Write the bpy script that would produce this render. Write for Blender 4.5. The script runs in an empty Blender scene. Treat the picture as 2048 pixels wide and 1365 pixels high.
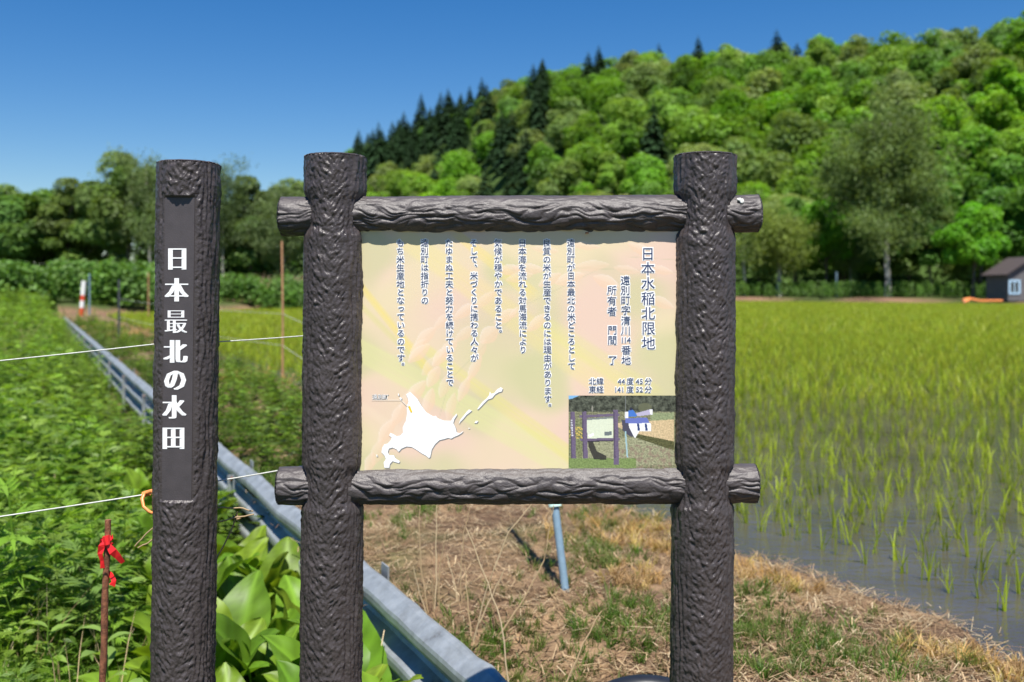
import bpy, math, random
import numpy as np
from mathutils import Vector, Matrix

random.seed(7)
RNG = np.random.default_rng(7)
scene = bpy.context.scene
COL = scene.collection
PI = math.pi

# ------------------------------------------------------------------ camera, sky, sun, exposure
EYE = 1.4
FPX = 1991.0            # focal length in photo pixels (35 mm lens on 36 mm, 2048 px wide)
HOR = 575.0             # photo row of the horizon
cam = bpy.data.cameras.new("camera")
cam.lens = 35.0
cam.sensor_width = 36.0
cam.shift_y = -(682.5 - HOR) / 2048.0
cam.clip_start = 0.05
cam.clip_end = 6000
cam.dof.use_dof = True
cam.dof.focus_distance = 2.56
cam.dof.aperture_fstop = 3.2
camo = bpy.data.objects.new("camera", cam)
camo.location = (0, 0, EYE)
camo.rotation_euler = (PI / 2, 0, 0)
COL.objects.link(camo)
scene.camera = camo

SUN_EL = math.radians(65)
SUN_AZ = math.radians(5)     # to the right of straight behind the camera
sdir = Vector((math.sin(SUN_AZ) * math.cos(SUN_EL), -math.cos(SUN_AZ) * math.cos(SUN_EL), math.sin(SUN_EL)))
world = bpy.data.worlds.new("World")
scene.world = world
world.use_nodes = True
wn = world.node_tree.nodes
wl = world.node_tree.links
wn.clear()
sky = wn.new("ShaderNodeTexSky")
sky.sky_type = 'NISHITA'
sky.sun_disc = False
sky.sun_elevation = SUN_EL
sky.sun_rotation = PI - SUN_AZ
sky.altitude = 0
sky.air_density = 1.0
sky.dust_density = 0.15
sky.ozone_density = 4.0
bg = wn.new("ShaderNodeBackground")
bg.inputs[1].default_value = 0.066
wo = wn.new("ShaderNodeOutputWorld")
hs = wn.new("ShaderNodeHueSaturation")
hs.inputs["Hue"].default_value = 0.507
hs.inputs["Saturation"].default_value = 1.38     # deep clear summer blue, the same over the whole sky
wl.new(sky.outputs[0], hs.inputs["Color"])
wl.new(hs.outputs[0], bg.inputs[0])
wl.new(bg.outputs[0], wo.inputs[0])
sl = bpy.data.lights.new("sun", 'SUN')
sl.energy = 5.0
sl.angle = math.radians(0.53)
sl.color = (1.0, 0.955, 0.88)
so = bpy.data.objects.new("sun", sl)
so.rotation_euler = (-sdir).to_track_quat('-Z', 'Y').to_euler()
so.location = (3, -6, 12)
COL.objects.link(so)
scene.view_settings.view_transform = 'Standard'
scene.view_settings.look = 'None'
scene.view_settings.exposure = 0.8
scene.view_settings.gamma = 1.0
scene.view_settings.use_curve_mapping = False
scene.cycles.max_bounces = 8
scene.cycles.transparent_max_bounces = 8

# ------------------------------------------------------------------ helpers
def P(x, y, Y):
    """photo pixel at distance Y in front of the camera -> world point"""
    return ((x - 1024.0) / FPX * Y, Y, EYE - (y - HOR) / FPX * Y)

def PZ(x, y, z=0.0):
    """photo pixel on the level z -> world point"""
    Y = (EYE - z) * FPX / (y - HOR)
    return ((x - 1024.0) / FPX * Y, Y, z)

def srgb(r, g, b):
    c = np.array([r, g, b], float) / 255.0
    return np.where(c <= 0.04045, c / 12.92, ((c + 0.055) / 1.055) ** 2.4)

_perm = np.random.default_rng(3).permutation(512)
_perm = np.concatenate([_perm, _perm, _perm])
_ga = np.random.default_rng(4).uniform(0, 2 * PI, 512)
_gx, _gy = np.cos(_ga), np.sin(_ga)

def noise2(x, y):
    x = np.asarray(x, float); y = np.asarray(y, float)
    xi = np.floor(x).astype(int); yi = np.floor(y).astype(int)
    xf = x - xi; yf = y - yi
    xi &= 511; yi &= 511
    u = xf * xf * xf * (xf * (xf * 6 - 15) + 10); v = yf * yf * yf * (yf * (yf * 6 - 15) + 10)
    def g(ix, iy, dx, dy):
        h = _perm[_perm[ix & 511] + (iy & 511)] & 511
        return _gx[h] * dx + _gy[h] * dy
    a = g(xi, yi, xf, yf); b = g(xi + 1, yi, xf - 1, yf)
    c = g(xi, yi + 1, xf, yf - 1); d = g(xi + 1, yi + 1, xf - 1, yf - 1)
    return 1.4 * ((a * (1 - u) + b * u) * (1 - v) + (c * (1 - u) + d * u) * v)

def fbm(x, y, o=4):
    s = 0; a = 1; t = 0
    for i in range(o):
        s = s + a * noise2(np.asarray(x) * 2 ** i + 17.3 * i, np.asarray(y) * 2 ** i + 5.1 * i); t += a; a *= 0.5
    return s / t

def smooth(a, b, x):
    t = np.clip((np.asarray(x, float) - a) / (b - a), 0, 1)
    return t * t * (3 - 2 * t)

def mk_mesh(name, V, F, mat=None, col=None, smooth_shade=False):
    """V (n,3); F list of (m,k) index arrays; col (n,3) linear colours"""
    V = np.asarray(V, np.float32).reshape(-1, 3)
    if isinstance(F, np.ndarray):
        F = [F]
    F = [np.asarray(f, np.int32) for f in F if len(f)]
    me = bpy.data.meshes.new(name)
    me.vertices.add(len(V)); me.vertices.foreach_set("co", V.ravel())
    loops = np.concatenate([f.ravel() for f in F])
    sizes = np.concatenate([np.full(len(f), f.shape[1], np.int32) for f in F])
    starts = np.concatenate([[0], np.cumsum(sizes)[:-1]]).astype(np.int32)
    me.loops.add(len(loops)); me.loops.foreach_set("vertex_index", loops)
    me.polygons.add(len(sizes))
    me.polygons.foreach_set("loop_start", starts)
    me.polygons.foreach_set("loop_total", sizes)
    me.polygons.foreach_set("use_smooth", np.full(len(sizes), bool(smooth_shade)))
    if col is not None:
        at = me.color_attributes.new("Col", 'FLOAT_COLOR', 'POINT')
        c4 = np.ones((len(V), 4), np.float32); c4[:, :3] = col
        at.data.foreach_set("color", c4.ravel())
    me.update(calc_edges=True)
    if mat is not None:
        me.materials.append(mat)
    return me

def obj(name, me, parent=None, loc=None, rot=None, scale=None):
    o = bpy.data.objects.new(name, me)
    COL.objects.link(o)
    if parent is not None:
        o.parent = parent
    if loc is not None: o.location = loc
    if rot is not None: o.rotation_euler = rot
    if scale is not None: o.scale = scale
    return o

def tag(o, label=None, cat=None, group=None, kind=None):
    if label: o["label"] = label
    if cat: o["category"] = cat
    if group: o["group"] = group
    if kind: o["kind"] = kind
    return o

def thing(name, label, cat, loc=(0, 0, 0), rotz=0.0, group=None):
    o = bpy.data.objects.new(name, None)
    o.empty_display_size = 0.1
    COL.objects.link(o)
    o.location = loc; o.rotation_euler = (0, 0, rotz)
    return tag(o, label, cat, group)

class MB:
    """collects vertices and faces"""
    def __init__(s): s.v = []; s.f = {}; s.c = []; s.n = 0
    def add(s, V, F, c=None):
        V = np.asarray(V, float).reshape(-1, 3); F = np.asarray(F, int)
        s.v.append(V); s.f.setdefault(F.shape[1], []).append(F + s.n); s.n += len(V)
        cc = np.ones((len(V), 3)) if c is None else np.broadcast_to(np.asarray(c, float), (len(V), 3))
        s.c.append(cc)
    def box(s, lo, hi, c=None):
        x0, y0, z0 = lo; x1, y1, z1 = hi
        V = [(x0,y0,z0),(x1,y0,z0),(x1,y1,z0),(x0,y1,z0),(x0,y0,z1),(x1,y0,z1),(x1,y1,z1),(x0,y1,z1)]
        s.add(V, [(0,3,2,1),(4,5,6,7),(0,1,5,4),(1,2,6,5),(2,3,7,6),(3,0,4,7)], c)
    def obox(s, cen, ax, ay, az, c=None):
        cen, ax, ay, az = [np.asarray(q, float) for q in (cen, ax, ay, az)]
        V = [cen + i * ax + j * ay + k * az for k in (-1, 1) for (i, j) in ((-1,-1),(1,-1),(1,1),(-1,1))]
        s.add(V, [(0,3,2,1),(4,5,6,7),(0,1,5,4),(1,2,6,5),(2,3,7,6),(3,0,4,7)], c)
    def tube(s, pts, rad, sides=8, c=None, cap=True):
        pts = np.asarray(pts, float); n = len(pts)
        rad = np.broadcast_to(np.asarray(rad, float), (n,))
        V = []
        up = np.array([0.0, 0.0, 1.0])
        for i in range(n):
            t = pts[min(i + 1, n - 1)] - pts[max(i - 1, 0)]
            t = t / (np.linalg.norm(t) + 1e-12)
            ref = up if abs(t[2]) < 0.95 else np.array([1.0, 0, 0])
            a = np.cross(ref, t); a /= np.linalg.norm(a); b = np.cross(t, a)
            for k in range(sides):
                an = 2 * PI * k / sides
                V.append(pts[i] + rad[i] * (math.cos(an) * a + math.sin(an) * b))
        F = []
        for i in range(n - 1):
            for k in range(sides):
                k2 = (k + 1) % sides
                F.append((i*sides+k, i*sides+k2, (i+1)*sides+k2, (i+1)*sides+k))
        s.add(V, F, c)
        if cap:
            V2 = [V[k] for k in range(sides)] + [pts[0]] + [V[(n-1)*sides+k] for k in range(sides)] + [pts[-1]]
            F2 = [(sides, (k+1) % sides, k) for k in range(sides)] + [(2*sides+1, sides+1+k, sides+1+(k+1) % sides) for k in range(sides)]
            s.add(V2, F2, c)
    def mesh(s, name, mat, smooth_shade=False):
        return mk_mesh(name, np.concatenate(s.v), [np.concatenate(f) for f in s.f.values()], mat, np.concatenate(s.c), smooth_shade)
    def build(s, name, mat, parent=None, smooth_shade=False):
        return obj(name, s.mesh(name, mat, smooth_shade), parent)

# ------------------------------------------------------------------ materials
def new_mat(name):
    m = bpy.data.materials.new(name); m.use_nodes = True
    nt = m.node_tree
    for n in list(nt.nodes): nt.nodes.remove(n)
    out = nt.nodes.new("ShaderNodeOutputMaterial")
    return m, nt, out

def N(nt, kind, **kw):
    n = nt.nodes.new(kind)
    for k, v in kw.items():
        if k.startswith("i_"):
            key = k[2:]
            n.inputs[int(key) if key.isdigit() else key].default_value = v
        else:
            setattr(n, k, v)
    return n

def ramp(nt, stops):
    r = nt.nodes.new("ShaderNodeValToRGB")
    e = r.color_ramp.elements
    e[0].position = stops[0][0]; e[0].color = (*stops[0][1], 1)
    e[1].position = stops[-1][0]; e[1].color = (*stops[-1][1], 1)
    for p, c in stops[1:-1]:
        k = e.new(p); k.color = (*c, 1)
    return r

def plain(name, base, rough=0.6, metallic=0.0, var=0.25, vscale=20.0, bump=0.0, bscale=60.0, spec=0.5, alt=None):
    """base colour broken up by noise, with optional fine bump"""
    m, nt, out = new_mat(name)
    L = nt.links.new
    b = N(nt, "ShaderNodeBsdfPrincipled", i_Roughness=rough, i_Metallic=metallic)
    b.inputs["Specular IOR Level"].default_value = spec
    tc = N(nt, "ShaderNodeTexCoord")
    nz = N(nt, "ShaderNodeTexNoise", i_Scale=vscale, i_Detail=6.0, i_Roughness=0.65)
    L(tc.outputs["Object"], nz.inputs["Vector"])
    lo = tuple(max(0, c * (1 - var)) for c in base); hi = tuple(min(1, c * (1 + var)) for c in (alt or base))
    r = ramp(nt, [(0.3, lo), (0.7, hi)])
    L(nz.outputs[0], r.inputs[0]); L(r.outputs[0], b.inputs["Base Color"])
    if bump > 0:
        n2 = N(nt, "ShaderNodeTexNoise", i_Scale=bscale, i_Detail=5.0)
        L(tc.outputs["Object"], n2.inputs["Vector"])
        bp = N(nt, "ShaderNodeBump", i_Strength=bump, i_Distance=0.01)
        L(n2.outputs[0], bp.inputs["Height"]); L(bp.outputs[0], b.inputs["Normal"])
    L(b.outputs[0], out.inputs[0])
    return m

def foliage(name, transl=0.35, rough=0.5, spec=0.3, gain=1.0):
    """leaf colour = per-vertex colour x per-object colour; part of the light passes through"""
    m, nt, out = new_mat(name)
    L = nt.links.new
    at = N(nt, "ShaderNodeAttribute", attribute_name="Col")
    oi = N(nt, "ShaderNodeObjectInfo")
    mul = N(nt, "ShaderNodeVectorMath", operation='MULTIPLY')
    L(at.outputs["Color"], mul.inputs[0]); L(oi.outputs["Color"], mul.inputs[1])
    b = N(nt, "ShaderNodeBsdfPrincipled", i_Roughness=rough)
    b.inputs["Specular IOR Level"].default_value = spec
    L(mul.outputs[0], b.inputs["Base Color"])
    t = N(nt, "ShaderNodeBsdfTranslucent")
    m2 = N(nt, "ShaderNodeVectorMath", operation='MULTIPLY')
    m2.inputs[1].default_value = (1.25 * gain, 1.2 * gain, 0.55 * gain)
    L(mul.outputs[0], m2.inputs[0]); L(m2.outputs[0], t.inputs[0])
    mx = N(nt, "ShaderNodeMixShader", i_0=transl)
    L(b.outputs[0], mx.inputs[1]); L(t.outputs[0], mx.inputs[2])
    L(mx.outputs[0], out.inputs[0])
    return m

def vcol(name, rough=0.5, spec=0.4, bump=0.0):
    m, nt, out = new_mat(name)
    at = N(nt, "ShaderNodeAttribute", attribute_name="Col")
    b = N(nt, "ShaderNodeBsdfPrincipled", i_Roughness=rough)
    b.inputs["Specular IOR Level"].default_value = spec
    nt.links.new(at.outputs["Color"], b.inputs["Base Color"])
    nt.links.new(b.outputs[0], out.inputs[0])
    return m

def bark_fake(name, base, rough):
    m, nt, out = new_mat(name)
    L = nt.links.new
    tc = N(nt, "ShaderNodeTexCoord")
    b = N(nt, "ShaderNodeBsdfPrincipled")
    b.inputs["Specular IOR Level"].default_value = 0.55
    n1 = N(nt, "ShaderNodeTexNoise", i_Scale=14.0, i_Detail=8.0, i_Roughness=0.7)
    L(tc.outputs["Object"], n1.inputs["Vector"])
    r = ramp(nt, [(0.25, tuple(c * 0.72 for c in base)), (0.55, base), (0.8, tuple(c * 1.45 for c in base))])
    L(n1.outputs[0], r.inputs[0]); L(r.outputs[0], b.inputs["Base Color"])
    n2 = N(nt, "ShaderNodeTexNoise", i_Scale=60.0, i_Detail=4.0)
    L(tc.outputs["Object"], n2.inputs["Vector"])
    mr = N(nt, "ShaderNodeMapRange"); mr.inputs[3].default_value = rough - 0.1; mr.inputs[4].default_value = rough + 0.16
    L(n2.outputs[0], mr.inputs[0]); L(mr.outputs[0], b.inputs["Roughness"])
    n3 = N(nt, "ShaderNodeTexNoise", i_Scale=170.0, i_Detail=5.0, i_Roughness=0.65)
    L(tc.outputs["Object"], n3.inputs["Vector"])
    bp = N(nt, "ShaderNodeBump", i_Strength=0.6, i_Distance=0.003)
    L(n3.outputs[0], bp.inputs["Height"]); L(bp.outputs[0], b.inputs["Normal"])
    L(b.outputs[0], out.inputs[0])
    return m

M = {}
M['post'] = bark_fake("moulded_bark_post", (0.060, 0.049, 0.048), 0.28)
M['bar'] = bark_fake("moulded_bark_bar", (0.066, 0.056, 0.056), 0.42)
M['plate'] = plain("name_plate_brown", (0.062, 0.053, 0.056), 0.48, var=0.12, vscale=40, bump=0.1, bscale=300)
M['white'] = plain("white_vinyl", (0.86, 0.86, 0.86), 0.5, var=0.05, vscale=80)
M['print'] = vcol("printed_sheet", 0.38, 0.45)
M['ink'] = plain("blue_black_ink", (0.03, 0.05, 0.13), 0.45, var=0.08)
M['halo'] = plain("white_ink", (0.90, 0.90, 0.90), 0.45, var=0.01)
M['mapgrey'] = plain("grey_ink", (0.25, 0.24, 0.23), 0.5, var=0.03)
M['yellow'] = plain("yellow_ink", (0.85, 0.58, 0.02), 0.5, var=0.03)
M['labelink'] = plain("pale_ink", (0.72, 0.70, 0.66), 0.5, var=0.03)
M['panel_edge'] = plain("panel_board", (0.55, 0.55, 0.53), 0.5, var=0.05)
M['leaf'] = foliage("leaf", 0.42)
M['conifer'] = foliage("needle", 0.15, 0.6, 0.2)
M['bigleaf'] = foliage("broad_leaf", 0.42, 0.46, 0.35)
M['grass'] = foliage("grass_blade", 0.5, 0.45, 0.35)
M['straw'] = foliage("dry_straw", 0.25, 0.6, 0.2)
M['rice'] = foliage("rice_blade", 0.5, 0.45, 0.3)
M['trunk'] = plain("tree_bark", (0.10, 0.085, 0.07), 0.85, var=0.4, vscale=3, bump=0.3, bscale=12)
M['rust'] = plain("rusty_iron", (0.15, 0.05, 0.025), 0.75, var=0.5, vscale=60, bump=0.4, bscale=260, alt=(0.22, 0.085, 0.04))
M['ribbon'] = plain("red_tape", (0.72, 0.02, 0.025), 0.35, var=0.1)
M['wire'] = plain("poly_wire", (0.55, 0.56, 0.52), 0.5, var=0.25, vscale=200)
M['orange'] = plain("orange_plastic", (0.72, 0.24, 0.07), 0.4, var=0.15)
M['steel'] = None
M['grey_pole'] = plain("grey_painted_pipe", (0.16, 0.24, 0.31), 0.4, var=0.15, vscale=30)
M['mint'] = plain("mint_plastic", (0.55, 0.78, 0.70), 0.4, var=0.05)
M['black'] = plain("black_rubber", (0.012, 0.014, 0.02), 0.4, var=0.2)
M['bamboo'] = plain("brown_stake", (0.42, 0.22, 0.11), 0.6, var=0.2)
M['dark_stake'] = plain("dark_stake", (0.05, 0.055, 0.06), 0.6, var=0.2)
M['red_paint'] = plain("red_paint", (0.62, 0.07, 0.03), 0.5, var=0.1)
M['white_paint'] = plain("white_paint", (0.78, 0.78, 0.76), 0.5, var=0.08)
M['shed_wall'] = plain("grey_cladding", (0.115, 0.11, 0.115), 0.8, var=0.2, vscale=3)
M['shed_roof'] = plain("dark_roof", (0.06, 0.045, 0.045), 0.7, var=0.2)
M['blue_paint'] = plain("pale_blue_paint", (0.42, 0.62, 0.80), 0.5, var=0.06)
M['glass'] = plain("window_glass", (0.02, 0.025, 0.03), 0.08, var=0.1, spec=0.8)
M['lichen'] = plain("bird_lime", (0.8, 0.8, 0.76), 0.8, var=0.1)

# birch bark: white with dark bands
def birch_mat():
    m, nt, out = new_mat("birch_bark"); L = nt.links.new
    tc = N(nt, "ShaderNodeTexCoord"); mp = N(nt, "ShaderNodeMapping"); mp.inputs["Scale"].default_value = (1.2, 1.2, 3.0)
    nz = N(nt, "ShaderNodeTexNoise", i_Scale=1.3, i_Detail=6.0, i_Roughness=0.7)
    L(tc.outputs["Object"], mp.inputs[0]); L(mp.outputs[0], nz.inputs["Vector"])
    r = ramp(nt, [(0.36, (0.09, 0.08, 0.07)), (0.5, (0.46, 0.43, 0.38)), (0.7, (0.62, 0.59, 0.54))])
    b = N(nt, "ShaderNodeBsdfPrincipled", i_Roughness=0.8)
    L(nz.outputs[0], r.inputs[0]); L(r.outputs[0], b.inputs["Base Color"]); L(b.outputs[0], out.inputs[0])
    return m
M['birch'] = birch_mat()

def steel_mat():
    m, nt, out = new_mat("galvanised_steel"); L = nt.links.new
    tc = N(nt, "ShaderNodeTexCoord")
    b = N(nt, "ShaderNodeBsdfPrincipled", i_Metallic=0.5)
    n1 = N(nt, "ShaderNodeTexNoise", i_Scale=9.0, i_Detail=8.0, i_Roughness=0.7); L(tc.outputs["Object"], n1.inputs["Vector"])
    r = ramp(nt, [(0.25, (0.12, 0.10, 0.085)), (0.38, (0.27, 0.29, 0.30)), (0.6, (0.38, 0.41, 0.43)), (0.85, (0.50, 0.52, 0.53))])
    L(n1.outputs[0], r.inputs[0]); L(r.outputs[0], b.inputs["Base Color"])
    n2 = N(nt, "ShaderNodeTexNoise", i_Scale=25.0, i_Detail=5.0); L(tc.outputs["Object"], n2.inputs["Vector"])
    mr = N(nt, "ShaderNodeMapRange"); mr.inputs[3].default_value = 0.36; mr.inputs[4].default_value = 0.62
    L(n2.outputs[0], mr.inputs[0]); L(mr.outputs[0], b.inputs["Roughness"])
    bp = N(nt, "ShaderNodeBump", i_Strength=0.25, i_Distance=0.004); L(n1.outputs[0], bp.inputs["Height"]); L(bp.outputs[0], b.inputs["Normal"])
    L(b.outputs[0], out.inputs[0])
    return m
M['steel'] = steel_mat()

def ground_mat():
    """soil; grass tint and bare soil come from the per-vertex cover colour, broken by noise"""
    m, nt, out = new_mat("soil_and_turf"); L = nt.links.new
    tc = N(nt, "ShaderNodeTexCoord")
    at = N(nt, "ShaderNodeAttribute", attribute_name="Col")
    n1 = N(nt, "ShaderNodeTexNoise", i_Scale=6.0, i_Detail=10.0, i_Roughness=0.75); L(tc.outputs["Object"], n1.inputs["Vector"])
    r = ramp(nt, [(0.3, (0.45, 0.42, 0.42)), (0.5, (1, 1, 1)), (0.72, (1.75, 1.7, 1.6))])
    L(n1.outputs[0], r.inputs[0])
    mul = N(nt, "ShaderNodeVectorMath", operation='MULTIPLY'); L(at.outputs["Color"], mul.inputs[0]); L(r.outputs[0], mul.inputs[1])
    b = N(nt, "ShaderNodeBsdfPrincipled", i_Roughness=0.95); b.inputs["Specular IOR Level"].default_value = 0.15
    L(mul.outputs[0], b.inputs["Base Color"])
    n2 = N(nt, "ShaderNodeTexNoise", i_Scale=35.0, i_Detail=8.0, i_Roughness=0.7); L(tc.outputs["Object"], n2.inputs["Vector"])
    bp = N(nt, "ShaderNodeBump", i_Strength=0.8, i_Distance=0.03); L(n2.outputs[0], bp.inputs["Height"]); L(bp.outputs[0], b.inputs["Normal"])
    L(b.outputs[0], out.inputs[0])
    return m
M['ground'] = ground_mat()

def water_mat():
    m, nt, out = new_mat("muddy_water"); L = nt.links.new
    tc = N(nt, "ShaderNodeTexCoord")
    b = N(nt, "ShaderNodeBsdfPrincipled", i_Roughness=0.03, i_IOR=1.42)
    n1 = N(nt, "ShaderNodeTexNoise", i_Scale=1.3, i_Detail=4.0); L(tc.outputs["Object"], n1.inputs["Vector"])
    r = ramp(nt, [(0.3, (0.050, 0.044, 0.032)), (0.7, (0.085, 0.076, 0.060))]); L(n1.outputs[0], r.inputs[0]); L(r.outputs[0], b.inputs["Base Color"])
    mp = N(nt, "ShaderNodeMapping"); mp.inputs["Scale"].default_value = (4.0, 11.0, 1.0); mp.inputs["Rotation"].default_value = (0, 0, 0.12)
    L(tc.outputs["Object"], mp.inputs[0])
    n2 = N(nt, "ShaderNodeTexNoise", i_Scale=1.6, i_Detail=3.0, i_Roughness=0.55); L(mp.outputs[0], n2.inputs["Vector"])
    bp = N(nt, "ShaderNodeBump", i_Strength=0.10, i_Distance=0.05); L(n2.outputs[0], bp.inputs["Height"]); L(bp.outputs[0], b.inputs["Normal"])
    L(b.outputs[0], out.inputs[0])
    return m
M['water'] = water_mat()

# ------------------------------------------------------------------ terrain frame: n across the guard rail, t along it
O2 = np.array([-0.04, 3.31])
T2 = np.array([-0.485, 1.0]); T2 /= np.linalg.norm(T2)
N2 = np.array([T2[1], -T2[0]])
def nt2xy(n, t): return O2[0] + n * N2[0] + t * T2[0], O2[1] + n * N2[1] + t * T2[1]
def xy2nt(x, y): return (x - O2[0]) * N2[0] + (y - O2[1]) * N2[1], (x - O2[0]) * T2[0] + (y - O2[1]) * T2[1]
WATER_Z = -0.12
FAR = [(-24.0, 52.0), (-3.0, 92.0), (24.0, 107.0), (62.0, 70.0), (120.0, 20.0)]
def paddy_sd(x, y):
    """>0 inside the paddy, metres to its nearest edge"""
    n, t = xy2nt(x, y)
    d = n - 2.32 - 0.10 * np.sin(t * 1.1) * np.exp(-np.maximum(t, 0) / 25) - 0.07 * np.sin(t * 2.7 + 1) - 0.05 * np.sin(t * 7.1)
    for (a, b) in zip(FAR[:-1], FAR[1:]):
        ex, ey = b[0] - a[0], b[1] - a[1]; l = math.hypot(ex, ey)
        s = ((x - a[0]) * ey - (y - a[1]) * ex) / l
        d = np.minimum(d, s)
    return d

def far_sd(x, y):
    """>0 beyond the far edge of the paddy"""
    d = np.full(np.shape(x), 1e9)
    for (a, b) in zip(FAR[:-1], FAR[1:]):
        ex, ey = b[0] - a[0], b[1] - a[1]; l = math.hypot(ex, ey)
        d = np.minimum(d, ((x - a[0]) * ey - (y - a[1]) * ex) / l)
    return -d

def gz(x, y):
    x = np.asarray(x, float); y = np.asarray(y, float)
    n, t = xy2nt(x, y)
    sd = paddy_sd(x, y); fs = far_sd(x, y)
    bund = 0.0 + 0.035 * fbm(x * 0.9, y * 0.9, 4) + 0.015 * fbm(x * 5, y * 5, 3)
    bund = bund - 0.10 * smooth(1.1, 2.3, n) - 0.28 * smooth(0.9, -0.1, n) * smooth(1.0, 0.1, t)         # the soil dips towards the sign
    z = bund * (1 - smooth(-0.18, 0.22, sd)) + (-0.34) * smooth(-0.18, 0.22, sd)
    z = z + (0.45 + 0.12 * fbm(x * 0.3, y * 0.3, 3)) * smooth(0.2, 1.6, fs) * (n > 0)
    ditch = -0.48 * smooth(0.0, -0.012, n) * (1 - smooth(-1.1, -2.0, n)) + (-0.22) * smooth(-1.1, -2.0, n)
    left = -0.02 + ditch + 0.05 * fbm(x * 0.7, y * 0.7, 3) + 0.55 * smooth(18, 60, y)
    left = left + 0.35 * smooth(-3.0, -9.0, n) * smooth(4, 14, y)
    w = smooth(-0.02, 0.02, n)
    return np.where(n > 0, z, left) * 1.0

def build_ground():
    def axis(pos, neg):
        return np.array(sorted(set([-v for v in neg] + pos)))
    ns = axis([0.0005] + list(np.arange(0.06, 4.2, 0.06)) + list(4.2 * 1.09 ** np.arange(1, 68)),
              [0.0005, 0.014] + list(np.arange(0.07, 4.0, 0.07)) + list(4.0 * 1.1 ** np.arange(1, 62)))
    ts = np.concatenate([np.arange(-14, -2, 0.4), np.arange(-2, 12, 0.075), 12 * 1.018 ** np.arange(0, 170), 12 * 1.018 ** 170 * 1.12 ** np.arange(1, 24)])
    nn, tt = np.meshgrid(ns, ts, indexing='ij')
    x, y = nt2xy(nn, tt); z = gz(x, y)
    n, t = nn, tt
    sd = paddy_sd(x, y); fs = far_sd(x, y)
    straw = np.array([0.26, 0.175, 0.105]); soil = np.array([0.135, 0.085, 0.055]); green = np.array([0.055, 0.10, 0.02]); mud = np.array([0.05, 0.037, 0.02])
    k = smooth(-0.2, 0.25, fbm(x * 1.1 + 9, y * 1.1, 5))[..., None]
    c = straw * k + soil * (1 - k)
    g = smooth(0.1, 0.4, fbm(x * 0.8 + 31, y * 0.8 + 7, 5))[..., None] * 0.55
    c = c * (1 - g) + green * g
    lw = smooth(0.0, -0.3, n)[..., None]
    c = c * (1 - lw) + np.array([0.045, 0.06, 0.02]) * lw
    fg = smooth(0.6 + 2.0 * smooth(-5, 20, x), 1.2 + 3.0 * smooth(-5, 20, x), fs)[..., None]; c = c * (1 - fg) + np.array([0.05, 0.075, 0.02]) * fg
    fb = (smooth(-0.5, 0.2, fs) * (1 - smooth(0.5 + 2.1 * smooth(-5, 20, x), 1.0 + 3.0 * smooth(-5, 20, x), fs)))[..., None]; c = c * (1 - fb) + np.array([0.21, 0.125, 0.08]) * fb
    wb = smooth(-0.05, 0.12, sd)[..., None]; c = c * (1 - wb) + mud * wb
    I, J = nn.shape
    idx = np.arange(I * J).reshape(I, J)
    F = np.stack([idx[:-1, :-1], idx[1:, :-1], idx[1:, 1:], idx[:-1, 1:]], -1).reshape(-1, 4)
    V = np.stack([x, y, z], -1).reshape(-1, 3)
    me = mk_mesh("ground", V, F, M['ground'], c.reshape(-1, 3), True)
    tag(obj("ground", me), "earth bank, ditch side and meadow around the flooded paddy", kind="structure")
build_ground()

# paddy water: a sheet inside the banks
def build_water():
    pts = [nt2xy(2.05, t) for t in (-12, -4, 0, 5, 10, 20, 30, 40, 47)]
    far = [(a[0], a[1]) for a in FAR]
    poly = [(p[0], p[1], WATER_Z) for p in pts] + [(q[0] - 0.0, q[1] + 0.2, WATER_Z) for q in far]
    me = mk_mesh("water", poly, np.array([list(range(len(poly)))]), M['water'])
    tag(obj("water", me), "shallow muddy water of the flooded paddy", kind="structure")
build_water()

# ------------------------------------------------------------------ scatter machinery
def leaf_quads(C, Nn, L, W, rng, roll=None):
    """diamond leaves: centres C, normals Nn, half-length L, half-width W -> V, F"""
    C = np.asarray(C, float); k = len(C)
    Nn = Nn / (np.linalg.norm(Nn, axis=1, keepdims=True) + 1e-9)
    r = rng.normal(size=(k, 3))
    A = np.cross(Nn, r); A /= (np.linalg.norm(A, axis=1, keepdims=True) + 1e-9)
    B = np.cross(Nn, A)
    L = np.broadcast_to(L, (k,))[:, None]; W = np.broadcast_to(W, (k,))[:, None]
    bend = Nn * L * 0.25
    V = np.stack([C - A * L - bend, C + B * W, C + A * L - bend, C - B * W], 1).reshape(-1, 3)
    F = np.arange(k * 4).reshape(k, 4)
    return V, F

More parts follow.
